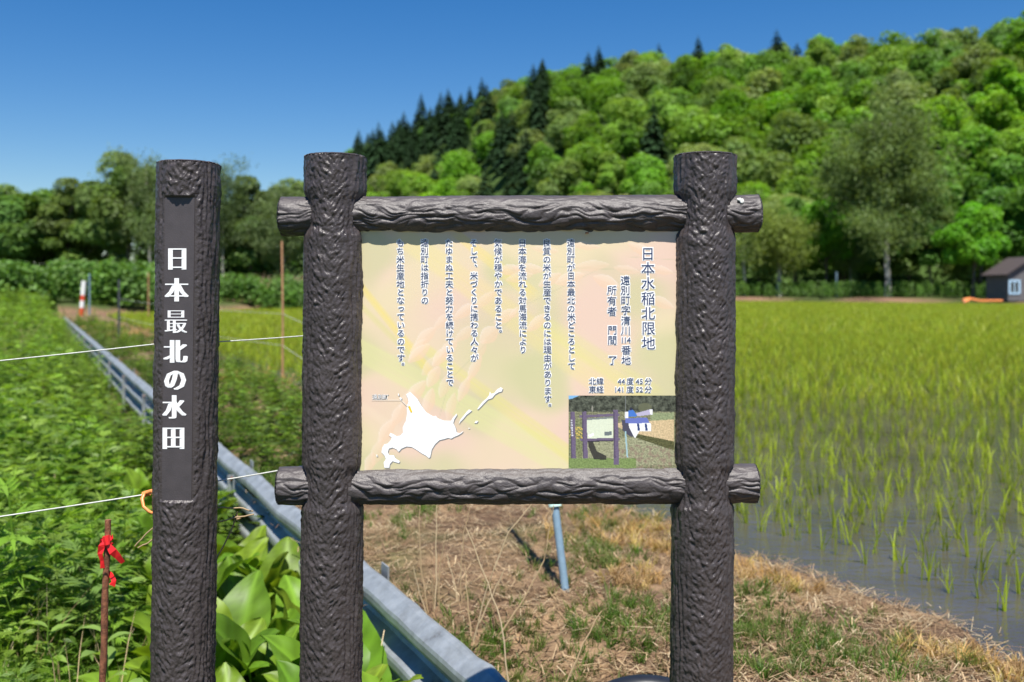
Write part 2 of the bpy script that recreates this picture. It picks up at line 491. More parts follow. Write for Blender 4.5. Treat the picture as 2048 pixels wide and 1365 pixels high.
def scatter(name, templates, pos, rotz, scale, tint, mat, rng, tilt=0.15):
    """templates: list of (V,F,c); one joined mesh of all of them"""
    Vs, Cs, Fs = [], [], {}
    off = 0
    pick = rng.integers(0, len(templates), len(pos))
    for ti, (V, F, c) in enumerate(templates):
        m = np.where(pick == ti)[0]
        if not len(m): continue
        a = rotz[m]; s = scale[m]
        ca, sa = np.cos(a)[:, None], np.sin(a)[:, None]
        X = V[None, :, 0] * ca - V[None, :, 1] * sa
        Yy = V[None, :, 0] * sa + V[None, :, 1] * ca
        Z = np.broadcast_to(V[None, :, 2], X.shape)
        tx = rng.normal(0, tilt, len(m))[:, None]; ty = rng.normal(0, tilt, len(m))[:, None]
        X = X + Z * tx; Yy = Yy + Z * ty
        W = np.stack([X, Yy, Z], -1) * s[:, None, None] + pos[m][:, None, :]
        Vs.append(W.reshape(-1, 3))
        Cs.append((c[None] * tint[m][:, None, :]).reshape(-1, 3))
        nv = len(V)
        base = (np.arange(len(m)) * nv)[:, None, None] + off
        for f in (F if isinstance(F, list) else [F]):
            Fs.setdefault(f.shape[1], []).append((f[None] + base).reshape(-1, f.shape[1]))
        off += nv * len(m)
    return mk_mesh(name, np.concatenate(Vs), [np.concatenate(v) for v in Fs.values()], mat, np.concatenate(Cs))

def blade_template(nb, h, w, spread, rng, seg=3, droop=0.5, col=(1, 1, 1), jit=0.2, hv=0.35):
    """tuft of nb tapering blades"""
    V, F, C = [], [], []
    for b in range(nb):
        a = rng.uniform(0, 2 * PI); hh = h * rng.uniform(1 - hv, 1.0 + hv * 0.3); out = spread * rng.uniform(0.1, 1.0)
        bx, by = rng.normal(0, 0.12 * spread + 0.003, 2)
        side = np.array([-math.sin(a), math.cos(a), 0]) * w * 0.5
        tw = rng.uniform(0, PI); side = np.array([math.cos(tw), math.sin(tw), 0]) * w * 0.5
        cc = np.array(col) * (1 + rng.uniform(-jit, jit))
        i0 = len(V)
        for k in range(seg):
            u = k / seg
            p = np.array([bx + math.cos(a) * out * u ** 1.6, by + math.sin(a) * out * u ** 1.6, hh * (u - droop * 0.35 * u ** 3)])
            ww = side * (1 - 0.45 * u)
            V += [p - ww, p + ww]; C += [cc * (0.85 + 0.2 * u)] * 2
        p = np.array([bx + math.cos(a) * out, by + math.sin(a) * out, hh * (1 - droop * 0.35)])
        V.append(p); C.append(cc * 1.05)
        for k in range(seg - 1):
            F.append((i0 + 2*k, i0 + 2*k + 1, i0 + 2*k + 3, i0 + 2*k + 2))
        F.append((i0 + 2*seg - 2, i0 + 2*seg - 1, i0 + 2*seg, i0 + 2*seg))
    V = np.array(V); C = np.array(C); F = np.array(F)
    tri = F[F[:, 2] == F[:, 3]][:, :3]; quad = F[F[:, 2] != F[:, 3]]
    return V, ([quad, tri] if len(quad) else [tri]), C

def weed_template(h, rng, nleaf=16, lobes=5, leaf=0.11, col=(1, 1, 1), lw=0.014):
    """mugwort-like stem with deeply cut leaves"""
    V, F, C = [], [], []
    def dia(c, d, nrm, L, W, cc):
        s = np.cross(d, nrm); s /= np.linalg.norm(s) + 1e-9
        i = len(V); V.extend([c, c + d * L * 0.45 + s * W, c + d * L - nrm * L * 0.18, c + d * L * 0.45 - s * W]); F.append((i, i+1, i+2, i+3)); C.extend([cc * 0.8, cc, cc * 1.1, cc])
    lean = rng.normal(0, 0.1, 2)
    for k in range(nleaf):
        u = 0.15 + 0.85 * (k + rng.uniform(0, 0.8)) / nleaf
        c = np.array([lean[0] * u * h, lean[1] * u * h, u * h])
        a = k * 2.4 + rng.uniform(-0.4, 0.4)
        el = rng.uniform(-0.15, 0.7) + 0.5 * max(0, u - 0.8)
        d = np.array([math.cos(a) * math.cos(el), math.sin(a) * math.cos(el), math.sin(el)])
        nrm = np.array([-math.cos(a) * math.sin(el), -math.sin(a) * math.sin(el), math.cos(el)])
        s = np.cross(d, nrm)
        sz = leaf * rng.uniform(0.7, 1.2) * (1.15 - 0.6 * u)
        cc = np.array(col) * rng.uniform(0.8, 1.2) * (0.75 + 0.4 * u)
        dia(c, d, nrm, sz * 1.25, lw, cc)
        for q in range(lobes - 1):
            f = 0.25 + 0.5 * (q // 2) / max(1, (lobes - 1) // 2)
            sg = 1 if q % 2 else -1
            dd = d * 0.75 + s * sg * 0.75; dd /= np.linalg.norm(dd)
            dia(c + d * sz * f, dd, nrm, sz * (0.85 - 0.3 * f), lw * 0.85, cc)
    i = len(V)
    w = 0.003
    V.extend([np.array([-w, 0, 0]), np.array([w, 0, 0]), np.array([lean[0] * h + w, lean[1] * h, h]), np.array([lean[0] * h - w, lean[1] * h, h])])
    F.append((i, i+1, i+2, i+3)); C.extend([np.array(col) * 0.9] * 4)
    return np.array(V), [np.array(F)], np.array(C)

def in_view(x, y, m=60):
    px = 1024 + x / np.maximum(y, 0.01) * FPX
    return (y > 1.5) & (px > -m) & (px < 2048 + m)

def zs(p):  # lift xy to ground
    return np.column_stack([p, gz(p[:, 0], p[:, 1])])

# ------------------------------------------------------------------ wooded hill behind the paddy
SIL_X = [300, 450, 600, 660, 730, 850, 950, 1100, 1250, 1450, 1550, 1700, 1900, 2048, 2300, 2700, 3300]
SIL_Y = [520, 470, 385, 345, 303, 252, 216, 158, 140, 118, 128, 98, 86, 50, 20, 10, 60]
def hill_col(px):
    ys = np.interp(px, SIL_X, SIL_Y)
    yr = np.interp(px, [300, 600, 730, 1100, 1500, 2048, 2600, 3300], [600, 520, 430, 315, 265, 225, 215, 215])
    yf = np.interp(px, [300, 600, 730, 1100, 1470, 2048, 2600, 3300], [380, 270, 215, 150, 128, 116, 112, 110])
    return ys, yr, yf
TREE_TOP = 10.0
def hill_point(px, s):
    """s 0 at the foot, 1 on the ridge, beyond 1 down the far side"""
    px = np.asarray(px, float); s = np.asarray(s, float)
    ys, yr, yf = hill_col(px)
    zr = np.maximum(EYE + (HOR - ys) / FPX * yr - TREE_TOP, 1.0)
    Y = yf + (yr - yf) * s
    prof = np.where(s <= 1, np.sin(np.clip(s, 0, 1) * PI / 2) ** 1.15, 1 - 0.35 * (s - 1) ** 1.5)
    X = (px - 1024) / FPX * Y
    z = 0.3 + zr * prof + 1.6 * fbm(X / 26.0, Y / 26.0, 3) * smooth(0, 0.25, s) * (1 - smooth(0.75, 1.0, s))
    return X, Y, z
def build_hill():
    pxs = np.linspace(300, 3300, 121); ss = np.concatenate([[-0.03], np.linspace(0, 1, 31), np.linspace(1.06, 1.9, 12)])
    a, b = np.meshgrid(pxs, ss, indexing='ij')
    X, Y, z = hill_point(a, np.maximum(b, 0))
    Y = np.where(b < 0, Y - 3, Y); z = np.where(b < 0, -1.0, z)
    idx = np.arange(a.size).reshape(a.shape)
    F = np.stack([idx[:-1, :-1], idx[1:, :-1], idx[1:, 1:], idx[:-1, 1:]], -1).reshape(-1, 4)
    c = np.tile(np.array([0.045, 0.08, 0.018]), (a.size, 1))
    tag(obj("hill", mk_mesh("hill", np.stack([X, Y, z], -1).reshape(-1, 3), F, M['ground'], c, True)),
        "wooded hillside rising behind the paddy", kind="structure")
build_hill()

# ------------------------------------------------------------------ trees
def limb_path(p, d, L, rng, n=5, bend=0.25, up=0.1):
    pts = [np.array(p, float)]; d = np.array(d, float)
    for i in range(n):
        d = d + rng.normal(0, bend, 3) * 0.5 + np.array([0, 0, up]); d /= np.linalg.norm(d)
        pts.append(pts[-1] + d * L / n)
    return np.array(pts)

def make_trunk(seed, H, r0, mat, fork=0.45, nl=6, twin=False, limb=0.35):
    rng = np.random.default_rng(seed); mb = MB()
    tips = []
    for k in range(2 if twin else 1):
        x0 = (k - 0.5) * 0.06 * H if twin else 0
        p = limb_path((x0 * 0.5, 0, -0.3), (x0 * 0.03, 0, 1), H * 0.88, rng, 9, 0.10, 0.05)
        rr = np.linspace(r0, r0 * 0.22, len(p)); rr[0] = r0 * 1.35
        mb.tube(p, rr, 7)
        for j in range(nl):
            u = fork + (0.95 - fork) * (j + rng.uniform(0, 0.6)) / nl
            q = p[int(u * 9)] + (p[min(9, int(u * 9) + 1)] - p[int(u * 9)]) * (u * 9 - int(u * 9))
            a = j * 2.4 + rng.uniform(0, 1); el = rng.uniform(0.3, 0.8)
            l = limb_path(q, (math.cos(a) * math.cos(el), math.sin(a) * math.cos(el), math.sin(el)), H * limb * (1.15 - u * 0.7), rng, 4, 0.3, 0.08)
            mb.tube(l, np.linspace(r0 * 0.38 * (1.2 - u * 0.6), r0 * 0.07, len(l)), 5, cap=False)
            tips.append(l)
    return mb.mesh("trunk", mat, True), tips

def make_crown(seed, H, W, base, nb, nl, ls, mat, squash=1.0, blob=0.36, colj=0.22):
    rng = np.random.default_rng(seed)
    zc = H * (base + 1) / 2; hz = H * (1 - base) / 2
    cen = []
    while len(cen) < nb:
        d = rng.normal(size=3); d /= np.linalg.norm(d); rad = rng.uniform(0.35, 0.78) if len(cen) > 3 else rng.uniform(0, 0.4)
        if d[2] < -0.75: continue
        wz = 1 - 0.35 * max(0, d[2])           # a little narrower towards the top
        cen.append([d[0] * rad * W / 2 * wz, d[1] * rad * W / 2 * wz, zc + d[2] * rad * hz])
    cen = np.array(cen); br = blob * W / 2 * rng.uniform(0.65, 1.25, nb); bc = rng.uniform(1 - colj, 1 + colj, (nb, 1)) * np.column_stack([rng.uniform(0.92, 1.1, nb), np.ones(nb), rng.uniform(0.85, 1.15, nb)])
    w = br ** 2 / (br ** 2).sum(); b = rng.choice(nb, nl, p=w)
    d = rng.normal(size=(nl, 3)); d /= np.linalg.norm(d, axis=1, keepdims=True); d[:, 2] = np.where(d[:, 2] < -0.75, -d[:, 2], d[:, 2])
    rr = br[b] * rng.uniform(0.55, 1.12, nl) ** 0.6
    C = cen[b] + d * rr[:, None] * np.array([1, 1, 0.92 * squash])
    nn = d * 0.9 + rng.normal(0, 0.4, (nl, 3)) + np.array([0, -0.25, 0.5])
    L = ls * rng.uniform(0.6, 1.25, nl)
    V, F = leaf_quads(C, nn, L, L * rng.uniform(0.45, 0.75, nl), rng)
    col = bc[b] * rng.uniform(0.82, 1.2, (nl, 1))
    return mk_mesh("crown", V, F, mat, np.repeat(col, 4, 0))

def make_sparse_crown(seed, tips, H, nl, ls, mat, spread=1.0, W=6.0):
    """feathery crown: leaves hang in sprays along the limbs"""
    rng = np.random.default_rng(seed)
    anchors = []
    for l in tips:
        for i in range(1, len(l)):
            anchors.append(l[i])
            for _ in range(2):
                anchors.append(l[i] + rng.normal(0, 1, 3) * np.array([0.10, 0.10, 0.05]) * H * spread)
    A = np.array(anchors); k = len(A)
    fac = rng.uniform(0.75, 1.25, (k, 1)); b = rng.integers(0, k, nl)
    sp = np.array([0.036, 0.036, 0.030]) * H * spread
    C = A[b] + rng.normal(0, 1, (nl, 3)) * sp - np.array([0, 0, 1]) * np.abs(rng.normal(0, 0.02 * H, nl))[:, None]
    nn = rng.normal(0, 0.7, (nl, 3)) + np.array([0, -0.2, 0.5])
    L = ls * rng.uniform(0.6, 1.25, nl)
    V, F = leaf_quads(C, nn, L, L * 0.6, rng)
    col = fac[b] * rng.uniform(0.8, 1.2, (nl, 1))
    return mk_mesh("crown", V, F, mat, np.repeat(col, 4, 0))

def make_conifer(seed, H, W, mat, rows=26):
    rng = np.random.default_rng(seed); V, F, C = [], [], []
    for i in range(rows):
        u = i / (rows - 1); z = H * (0.12 + 0.86 * u); R = W / 2 * (1 - u) ** 0.8 + 0.12
        n = int(9 + 14 * (1 - u))
        for k in range(n):
            a = rng.uniform(0, 2 * PI); r = R * rng.uniform(0.7, 1.15); cc = rng.uniform(0.65, 1.3)
            d = np.array([math.cos(a), math.sin(a), 0]); s = np.array([-d[1], d[0], 0])
            for (r0, r1, w) in ((0.05, 0.62, 0.26), (0.42, 1.0, 0.18)):
                j = len(V)
                p0 = np.array([0, 0, z]) + d * r * r0; p1 = np.array([0, 0, z - r * 0.34 * r1 + rng.normal(0, 0.08)]) + d * r * r1
                m = (p0 + p1) / 2 + np.array([0, 0, 0.12]); ww = s * w * r + np.array([0, 0, -0.15 * r * w])
                V += [p0, m - ww, p1, m + s * w * r]; F.append((j, j+1, j+2, j+3)); C += [np.array([cc] * 3)] * 4
    return mk_mesh("crown", np.array(V), np.array(F), mat, np.array(C))

BROAD = []
for k, (H, W, base, nb) in enumerate([(11, 10.5, 0.0, 34), (12, 9.5, 0.02, 32), (10, 11, 0.0, 36), (11.5, 9.0, 0.02, 30), (9.5, 10.0, 0.0, 34), (12.5, 11.5, 0.02, 40)]):
    t, tips = make_trunk(100 + k, H, 0.17, M['trunk'])
    BROAD.append((t, make_crown(200 + k, H, W, base, nb, 4200, 0.33, M['leaf'], 1.0, 0.33)))
CONI = []
for k, (H, W) in enumerate([(13, 6.8), (12, 6.2), (14.5, 7.2)]):
    mb = MB(); mb.tube([(0, 0, -0.3), (0, 0, H * 0.5), (0, 0, H * 0.97)], [0.2, 0.12, 0.02], 6)
    CONI.append((mb.mesh("trunk", M['trunk'], True), make_conifer(300 + k, H, W, M['conifer'])))

def put_tree(name, meshes, loc, s, rz, tint, label, cat, group=None):
    r = thing(name, label, cat, loc, rz, group)
    r.scale = s if isinstance(s, tuple) else (s, s, s)
    obj("trunk", meshes[0], r)
    c = obj("crown", meshes[1], r); c.color = (*[q * (1.4 if name == 'broadleaf_tree' else 1.1 if name == 'conifer_tree' else 1.75) for q in tint], 1)
    return r

GREENS = [(0.105, 0.215, 0.020), (0.135, 0.255, 0.020), (0.16, 0.27, 0.035), (0.09, 0.175, 0.028), (0.135, 0.205, 0.05), (0.175, 0.235, 0.07), (0.115, 0.245, 0.015)]
CON_SPOTS = [(770, 290, 80, 50), (850, 255, 75, 55), (935, 238, 50, 40), (1075, 205, 26, 45), (1010, 290, 48, 60), (1310, 230, 42, 60), (1385, 150, 14, 20),
             (1192, 142, 20, 14), (1580, 160, 30, 40), (1685, 160, 28, 30), (965, 345, 28, 40), (1475, 170, 22, 26), (1330, 140, 14, 14), (1555, 132, 10, 10), (880, 300, 30, 20)]
def place_hill():
    rng = np.random.default_rng(21)
    pts = []; grid = {}
    for _ in range(30000):
        px = rng.uniform(560, 2330); s = rng.uniform(0.0, 1.12)
        X, Y, z = [float(v) for v in hill_point(px, s)]
        d = 6.6 + 1.6 * rng.uniform() + max(0, (Y - 260)) * 0.012
        key = (int(X // 9), int(Y // 9)); ok = True
        for i in range(-1, 2):
            for j in range(-1, 2):
                for (qx, qy) in grid.get((key[0] + i, key[1] + j), ()):
                    if (qx - X) ** 2 + (qy - Y) ** 2 < d * d: ok = False
        if not ok: continue
        grid.setdefault(key, []).append((X, Y)); pts.append((Y, X, z, px, s))
    pts.sort()
    nb = nc = 0; rest = []
    for (Y, X, z, px, s) in pts:
        ppx = 1024 + X / Y * FPX; ppy = HOR - (z + 7 - EYE) / Y * FPX
        con = any(((ppx - a) / w) ** 2 + ((ppy - b) / h) ** 2 < 1 for (a, b, w, h) in CON_SPOTS)
        con = con and rng.uniform() < 0.85 or rng.uniform() < 0.02
        vis = -30 < ppx < 2080
        sc = rng.uniform(0.78, 1.12); rz = rng.uniform(0, 6.28)
        if con and nc < 280 and vis:
            nc += 1; v = rng.uniform(0.8, 1.25)
            put_tree("conifer_tree", CONI[nc % 3], (X, Y, z - 0.2), (sc * 1.25, sc * 1.25, sc * rng.uniform(0.95, 1.25)), rz, (0.022 * v, 0.052 * v, 0.018 * v),
                     "dark pointed conifer %s, %s" % (("on the hill's skyline" if s > 0.85 else "on the hill's upper slope" if s > 0.55 else "on the hill's lower slope"),
                         ("above the sign's left post" if ppx < 800 else "above the sign's left half" if ppx < 1000 else "above the sign's right half" if ppx < 1400 else "right of the sign")), "tree", "conifers on the hillside")
        elif nb < 296 and vis:
            nb += 1; g = np.array(GREENS[rng.integers(0, len(GREENS))]) * rng.uniform(0.75, 1.15)
            put_tree("broadleaf_tree", BROAD[rng.integers(0, 6)], (X, Y, z - 0.3), (sc * rng.uniform(0.95, 1.2), sc * rng.uniform(0.95, 1.2), sc * 0.92), rz, tuple(g),
                     "%s broadleaf tree %s, %s" % (("yellow-green" if g[0] > 0.135 else "mid green" if g[0] > 0.1 else "deep green"),
                         ("on the hill's skyline" if s > 0.9 else "high on the wooded hill" if s > 0.6 else "halfway up the wooded hill" if s > 0.3 else "low on the wooded hill"),
                         ("above the sign's left half" if ppx < 1000 else "above the sign's right half" if ppx < 1400 else "right of the sign" if ppx < 1720 else "towards the right edge")), "tree", "broadleaf trees on the hillside")
        else:
            rest.append((X, Y, z))
    if rest:
        r = np.array(rest); T = []
        for k in range(4):
            me = make_crown(400 + k, 11, 10, 0.15, 16, 420, 0.75, None, 1.0, 0.38)
            V = np.empty(len(me.vertices) * 3, np.float32); me.vertices.foreach_get("co", V)
            c = np.empty(len(me.vertices) * 4, np.float32); me.color_attributes["Col"].data.foreach_get("color", c)
            T.append((V.reshape(-1, 3), [np.arange(len(me.vertices)).reshape(-1, 4)], c.reshape(-1, 4)[:, :3])); bpy.data.meshes.remove(me)
        tint = np.array(GREENS)[rng.integers(0, len(GREENS), len(r))] * rng.uniform(0.75, 1.1, (len(r), 1))
        me = scatter("distant_wood", T, r, rng.uniform(0, 6.28, len(r)), rng.uniform(0.8, 1.1, len(r)), tint, M['leaf'], rng, 0.02)
        tag(obj("distant_wood", me), "far part of the wood high on the hill, crowns merging", "wood", kind="stuff")
place_hill()

# trees standing beyond the far bank of the paddy
BIG = []
for k, (H, W, base, nb) in enumerate([(14, 9, 0.06, 44), (12, 9, 0.10, 40), (15, 8, 0.08, 42)]):
    t, tips = make_trunk(500 + k, H, 0.2, M['trunk'], 0.3, 9)
    BIG.append((t, make_crown(510 + k, H, W, base, nb, 15000, 0.22, M['leaf'], 0.95, 0.27, 0.3)))
BIRCH = []
for k, (H, tw) in enumerate([(20, False), (15, False), (11, True), (16, False)]):
    t, tips = make_trunk(600 + k, H, 0.20 if k else 0.30, M['birch'], 0.34, 13, tw, 0.30)
    BIRCH.append((t, make_sparse_crown(620 + k, tips, H, [30000, 17000, 15000, 12000][k], [0.165, 0.145, 0.13, 0.14][k], M['leaf'], 1.0)))

# (kind, variant, photo x of the foot, distance, height m, width factor, tint, label)
EDGE = [
 ('birch', 2, 1558, 109, 10.5, 1.15, (0.125, 0.165, 0.035), "small olive twin-trunk birch at the paddy's far bank, right of the sign"),
 ('big', 1, 1652, 112, 12.5, 0.75, (0.085, 0.21, 0.014), "narrow vivid green tree between the twin birch and the tall white birch"),
 ('birch', 0, 1776, 103, 21.0, 1.0, (0.085, 0.125, 0.035), "tallest birch with a bright white trunk at the far bank"),
 ('big', 1, 1946, 95, 10.5, 0.95, (0.085, 0.215, 0.012), "bright green maple-like tree left of the grey shed"),
 ('big', 0, 2052, 104, 16.0, 1.1, (0.055, 0.135, 0.015), "dense green tree rising behind the grey shed"),
 ('birch', 1, 1700, 112, 9.0, 1.1, (0.105, 0.155, 0.045), "low pale-leaved birch just left of the tall white birch"),
 ('big', 2, 1862, 112, 13.5, 0.95, (0.06, 0.13, 0.025), "dark green tree between the tall birch and the maple-like tree"),
 ('birch', 3, 1490, 113, 13.0, 1.0, (0.10, 0.145, 0.04), "slim birch half hidden behind the sign's right post"),
 ('big', 0, 1230, 119, 13.0, 1.3, (0.13, 0.16, 0.065), "pale olive round tree above the right half of the sign's top rail"),
 ('big', 1, 1010, 132, 14.0, 1.3, (0.09, 0.185, 0.02), "green tree showing above the middle of the sign's top rail"),
 ('big', 0, 860, 120, 13.5, 1.35, (0.105, 0.215, 0.014), "bright yellow-green round tree above the left half of the top rail"),
 ('big', 2, 1120, 128, 13.0, 1.2, (0.08, 0.16, 0.03), "mid green tree right of centre above the sign's top rail"),
 ('big', 2, 760, 105, 11.5, 1.2, (0.07, 0.135, 0.02), "green tree just right of the sign's left post"),
 ('big', 0, 252, 82, 13.2, 1.0, (0.085, 0.135, 0.03), "tallest leafy tree on the left, left of the dark name post"),
 ('big', 2, 150, 86, 11.2, 1.25, (0.085, 0.13, 0.03), "broad green tree left of the tallest left-hand tree"),
 ('big', 1, 60, 88, 11.0, 1.35, (0.08, 0.14, 0.028), "rounded green tree second from the left edge"),
 ('big', 0, -20, 84, 10.6, 1.3, (0.07, 0.135, 0.028), "green tree cut by the left edge of the picture"),
 ('birch', 3, 305, 80, 12.6, 0.8, (0.10, 0.14, 0.05), "thin feathery birch close behind the name post's left side"),
 ('birch', 3, 446, 84, 12.4, 0.8, (0.075, 0.11, 0.04), "slender birch with a pointed top just right of the name post"),
 ('big', 1, 400, 88, 11.0, 1.25, (0.07, 0.12, 0.025), "dark green tree hidden partly by the name post"),
 ('big', 2, 505, 86, 11.4, 1.25, (0.08, 0.125, 0.035), "grey-green tree midway between name post and sign"),
 ('birch', 1, 562, 78, 9.9, 1.0, (0.085, 0.12, 0.045), "birch with a pale bare lower trunk left of the sign's left post"),
 ('big', 0, 610, 90, 11.6, 1.25, (0.075, 0.12, 0.03), "tree peeping out left of the sign's left post"),
 ('big', 1, 680, 96, 11.0, 1.1, (0.07, 0.12, 0.025), "tree mostly hidden behind the sign's left post"),
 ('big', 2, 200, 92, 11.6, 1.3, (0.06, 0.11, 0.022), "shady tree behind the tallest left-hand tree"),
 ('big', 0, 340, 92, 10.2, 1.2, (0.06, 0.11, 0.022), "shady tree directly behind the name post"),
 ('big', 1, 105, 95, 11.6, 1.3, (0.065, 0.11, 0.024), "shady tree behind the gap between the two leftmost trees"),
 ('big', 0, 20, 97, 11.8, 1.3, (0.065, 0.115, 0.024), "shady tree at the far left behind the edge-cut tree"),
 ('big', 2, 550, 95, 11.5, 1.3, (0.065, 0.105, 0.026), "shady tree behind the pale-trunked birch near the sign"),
 ('big', 0, 1590, 120, 13.0, 1.2, (0.065, 0.14, 0.02), "green tree behind the small twin-trunk birch"),
 ('big', 1, 1780, 121, 14.0, 1.3, (0.055, 0.12, 0.018), "dark green tree behind the tall white birch"),
 ('big', 2, 1960, 112, 15.0, 1.2, (0.06, 0.145, 0.018), "tall dark green tree behind the maple-like tree"),
 ('big', 0, 1690, 122, 12.5, 1.2, (0.065, 0.155, 0.018), "green tree filling the gap behind the narrow vivid tree"),
 ('big', 1, 2110, 96, 13.0, 1.2, (0.06, 0.14, 0.018), "green tree just beyond the right edge behind the shed"),
]
for (kind, v, px, Y, h, wf, tint, lab) in EDGE:
    x = (px - 1024) / FPX * Y
    z = float(gz(x, Y))
    src = BIRCH[v] if kind == 'birch' else BIG[v]
    H0 = [20, 15, 11, 16][v] if kind == 'birch' else [14, 12, 15][v]
    s = h / H0
    put_tree("birch_tree" if kind == 'birch' else "bank_tree", src, (x, Y, z), (s * wf, s * wf, s), (px * 0.37) % 6.28, tint, lab, "tree", "trees beyond the paddy")

# ------------------------------------------------------------------ moulded log posts and bars
def log_mesh(name, p0, p1, R, e2, nu, nv, disp, mat, prof=None, shape=None):
    """p0->p1 axis; angle 0 looks at the viewer's side, positive towards e2"""
    p0 = np.array(p0, float); p1 = np.array(p1, float); ax = p1 - p0; Lh = np.linalg.norm(ax); ax = ax / Lh
    e2 = np.array(e2, float); e2 -= ax * (e2 @ ax); e2 /= np.linalg.norm(e2)
    e1 = np.cross(ax, e2)
    if e1[1] > 0: e1 = -e1
    th = np.linspace(-PI, PI, nu, endpoint=False); th = th - 0.35 * np.sin(th)
    bev = 0.006
    v = np.concatenate([[0, 0, 0], np.linspace(0, Lh, nv), [Lh, Lh, Lh]])
    rs = np.concatenate([[0.02, 0.6, (R - bev) / R], np.ones(nv), [(R - bev) / R, 0.6, 0.02]])
    v[3] = bev; v[-4] = Lh - bev; v[:3] = [0, 0, 0]
    TH, VV = np.meshgrid(th, v); RS = np.broadcast_to(rs[:, None], TH.shape)
    side = (RS > 0.999)
    r = np.full(TH.shape, R)
    if prof is not None: r = r * prof(VV, TH)
    r = r + disp(TH, VV, R)
    if shape is not None: r = shape(TH, VV, r)
    r[:3] = r[3]; r[-3:] = r[-4]
    r = r * RS
    Pp = p0 + VV[..., None] * ax + r[..., None] * (np.cos(TH)[..., None] * e1 + np.sin(TH)[..., None] * e2)
    n_r, n_c = TH.shape
    idx = np.arange(n_r * n_c).reshape(n_r, n_c)
    nx = np.roll(idx, -1, 1)
    F = np.stack([idx[:-1], nx[:-1], nx[1:], idx[1:]], -1).reshape(-1, 4)
    if np.dot(np.cross(e1, e2), ax) < 0: F = F[:, ::-1]
    return mk_mesh(name, Pp.reshape(-1, 3), F, mat, None, True)

def post_disp(seed):
    o = seed * 13.7
    def f(th, v, R):
        u = R * th
        al = 0.55
        ca, sa = math.cos(al), math.sin(al)
        wob = 0.012 * noise2(u * 14 + o, v * 9) + 0.006 * noise2(u * 45 + o, v * 38)
        def st(sg):
            ac = (u + wob) * ca - sg * v * sa; al_ = sg * u * sa + v * ca
            a = noise2(ac / 0.0060 + o, al_ / 0.020 + o); b = noise2(ac / 0.0095 + o + 40, al_ / 0.022)
            return 0.75 * (1 - 2.2 * np.abs(a)) * 0.55 + 0.6 * b
        s = 0.5 + 0.5 * np.tanh((u + 0.02 * noise2(v * 5 + o, o)) / 0.008)
        chev = st(1) * s + st(-1) * (1 - s)
        grv = 1 - 2.4 * np.abs(noise2((u + wob * 0.6) / 0.013 + o + 9, v / 0.16 + o)) + 0.6 * noise2(u / 0.007, v / 0.06 + o)
        pits = noise2(u / 0.0065 + o, v / 0.009) + 0.5 * noise2(u / 0.014, v / 0.018 + o)
        ac2 = np.abs(th + 0.25 * noise2(v * 3 + o, 7.7))
        wf = 1 - smooth(0.45, 0.95, ac2)
        d = chev * wf + 0.75 * grv * (1 - wf) + 0.30 * pits
        d = d + 0.25 * noise2(u / 0.05 + o, v / 0.09)
        return 0.0048 * d
    return f

def bar_disp(seed):
    o = seed * 9.1
    def f(th, v, R):
        u = R * th
        w1 = 0.020 * noise2(v * 7 + o, u * 18) + 0.009 * noise2(v * 24 + o, u * 40 + 3)
        a = noise2((u + w1) / 0.030 + o, v / 0.16 + o); b = noise2((u + w1) / 0.017 + o + 20, v / 0.075)
        cr = np.minimum(np.abs(a) * 2.4, 1.0); cr2 = np.minimum(np.abs(b) * 2.6, 1.0)
        fine = noise2((u + w1) / 0.006, v / 0.028 + o)
        depth = 0.35 + 0.65 * smooth(0.75, 0.1, th)      # the top is worn smoother
        return depth * (0.0066 * (cr ** 0.5 - 0.7) + 0.0042 * (cr2 ** 0.6 - 0.6)) + 0.0009 * fine + 0.002 * noise2(v * 6, u * 9 + o)
    return f

SY = 2.6                    # distance of the sign
PR = 60.3 / FPX * SY        # post radius
BR = 37.8 / FPX * SY        # bar radius
def axis_pts(xt, yt, xb, yb, z0=-0.5):
    a = np.array(P(xt, yt, SY)); b = np.array(P(xb, yb, SY))
    k = (a[2] - z0) / (a[2] - b[2])
    return a + (b - a) * k, a
sign = thing("sign_board", "framed information board on two dark bark-textured posts beside the paddy", "sign board", (0.03, SY, -0.3))
def to_parent(o, par):
    o.parent = par; o.matrix_parent_inverse = Matrix.Translation(-Vector(par.location))
    return o
bar_zs = [P(0, 430, SY)[2], P(0, 969, SY)[2]]
for k, (xt, yt, xb, yb) in enumerate([(671.5, 312, 662, 1365), (1410, 310, 1402.5, 1365)]):
    p0, p1 = axis_pts(xt, yt, xb, yb)
    def prof(v, th, z0=p0[2]):
        z = z0 + v; r = np.ones_like(v)
        for bz in bar_zs:
            d = np.abs(z - bz)
            r = r - 0.15 * (1 - smooth(0.030, 0.062, d)) * (0.15 + 0.85 * np.sin(th) ** 2)
        return r
    me = log_mesh("post", p0, p1, PR - 0.001, (1, 0, 0), 156, 740, post_disp(k + 1), M['post'], prof)
    to_parent(obj("post", me), sign)
